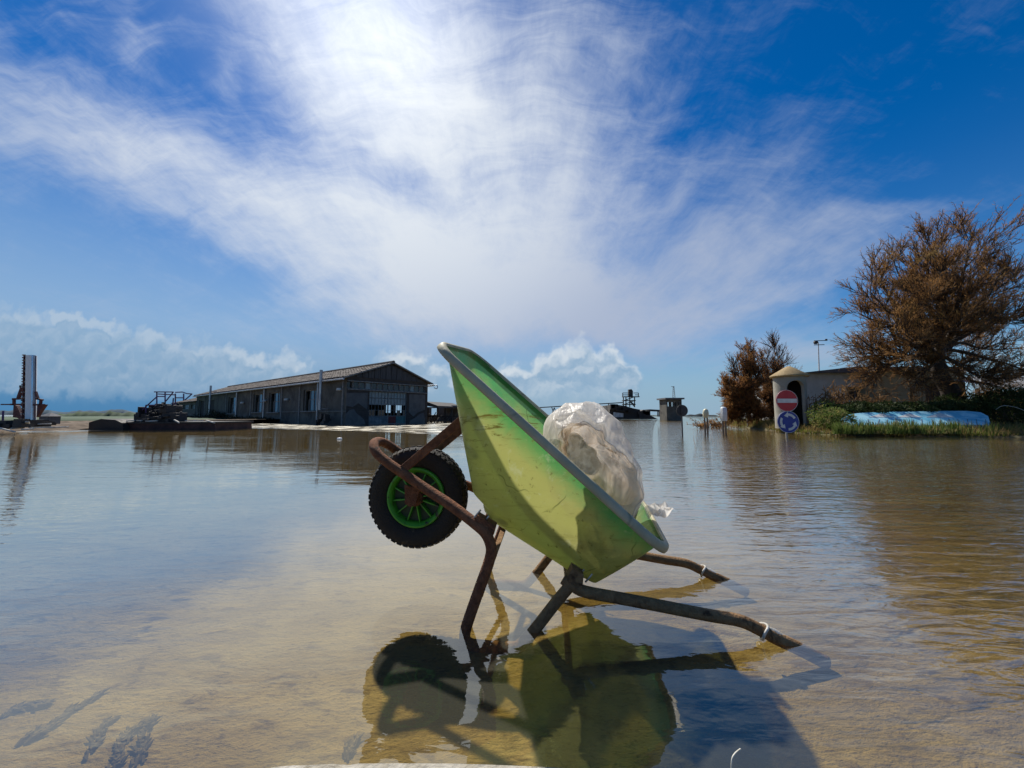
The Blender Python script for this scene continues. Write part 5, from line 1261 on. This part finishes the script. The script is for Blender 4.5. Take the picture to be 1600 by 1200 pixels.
# broken branch arching over the bank at the right edge
mb = MB(); mb.tube(catmull([P(1556, 640, 13.6), P(1564, 635, 13.2), P(1574, 634, 12.8), P(1592, 638, 12.4), P(1612, 647, 12)], 5), [.009] * 10 + [.005] * 11, 6)
tag(mb.build('bare_branch', 'straw', smooth=True), 'pale bare branch arching over the bank at the right edge', 'branch')
random.seed(71)
for i, (x, y, lab) in enumerate(((1558, 672, 'pale broken stump of reed at the right end of the painted wall'), (1580, 678, 'pale driftwood stick lying at the waterline on the far right'), (1535, 679, 'pale driftwood stick at the waterline below the painted wall'))):
    p = G(x, y + 3); p.z = .12; mb = MB()
    for k in range(4): e = p + Vector((rnd(-.3, .3), rnd(-.1, .2), rnd(.0, .30 if i == 0 else .08))); mb.tube([p + Vector((rnd(-.2, .2), 0, -.02)), e], [.02, .010], 5)
    tag(mb.build('driftwood', 'straw'), lab, 'driftwood', 'driftwood on the right bank')

# ------------------------------------------------------------------ foreground bits
def ledge():
    top = [(395, 1206), (425, 1199), (450, 1196.5), (480, 1195.5), (520, 1193.5), (545, 1195.5), (560, 1193), (620, 1192.5), (700, 1193), (760, 1194.5), (820, 1197), (880, 1200), (910, 1206)]
    z = .03; L = []; far = []
    for (x0, y0), (x1, y1) in zip(top, top[1:]):
        for k in range(5): far.append(G(x0 + (x1 - x0) * k / 5, y0 + (y1 - y0) * k / 5 + .8 * mn.noise((x0 * .13 + k, 0, 1)), z))
    rows = []
    rows.append([q + Vector((0, .012, -.12)) for q in far]); rows.append([q + Vector((0, .008, -.012)) for q in far]); rows.append(far)
    for d in (.03, .08, .16, .30): rows.append([Vector((q.x, q.y - d, z + .004 + .004 * mn.noise((q.x * 20, d * 30, 0)))) for q in far])
    rows.append([Vector((q.x, q.y - .31, -.12)) for q in far])
    mb = MB(); mb.rings(rows, closed_u=False); tag(mb.build('stone_ledge', 'concrete', smooth=40), 'sunlit pale concrete ledge with a chipped edge at the bottom of the picture', 'ledge')
ledge()
mb = MB(); mb.tube(catmull([G(1143, 1204, .01), G(1144, 1186, .03), G(1149, 1177, .035), G(1157, 1170.5, .03)], 5), .0016, 6); tag(mb.build('straw_stalk', 'straw', smooth=True), 'thin white straw sticking out of the water near the bottom edge', 'straw')
def weed(pts, n, seed, label, hgt=.012, L=.026):
    random.seed(seed); c = G(*pts[0], BED); mb = MB()
    for _ in range(n // 2):
        k = rnd(0, len(pts) - 1.001); i = int(k); a, b = G(*pts[i], BED), G(*pts[i + 1], BED); p = a.lerp(b, k - i) + Vector((rnd(-.008, .008), rnd(-.008, .008), .003)) * (1 + 1.5 * mn.noise((k * 3, seed, 0)))
        d = ((b - a).normalized() + Vector((rnd(-.6, .6), rnd(-.6, .6), rnd(0, .5)))).normalized(); e = p + d * L * rnd(.4, 1.2); e.z = min(e.z, BED + hgt)
        mb.tube([p, p.lerp(e, .5) + Vector((0, 0, .004)), e], [.003, .004, .001], 4, cap=False)
    tag(mb.build('water_weed', 'weed_dark'), label, 'water weed', 'clumps of weed under the water')
weed([(30, 1168), (75, 1140), (110, 1115), (150, 1092)], 260, 1, 'long dark streak of weed under water at lower left')
weed([(0, 1125), (25, 1112), (45, 1108), (70, 1104)], 200, 2, 'dark weed clump under water at the left edge')
weed([(180, 1205), (188, 1170), (200, 1150), (218, 1140)], 240, 3, 'forked dark weed clump standing under water at the bottom left')
weed([(215, 1200), (222, 1165), (226, 1140), (232, 1133)], 160, 4, 'narrow dark weed tuft right of the forked clump')
weed([(140, 1190), (150, 1160), (158, 1140), (170, 1132)], 70, 5, 'sparse weed tuft left of the forked clump')
weed([(540, 1190), (548, 1175), (556, 1160)], 70, 7, 'small weed tuft under water just behind the ledge')
mb = MB(); p = G(530.5, 686.3); mb.lathe([(.07, -.01), (.08, .02), (.06, .04), (0, .05)], p, (0, 0, 1), 8); tag(mb.build('floating_bottle', 'foam', smooth=True), 'largest white float on the water before the warehouse gable', 'float')
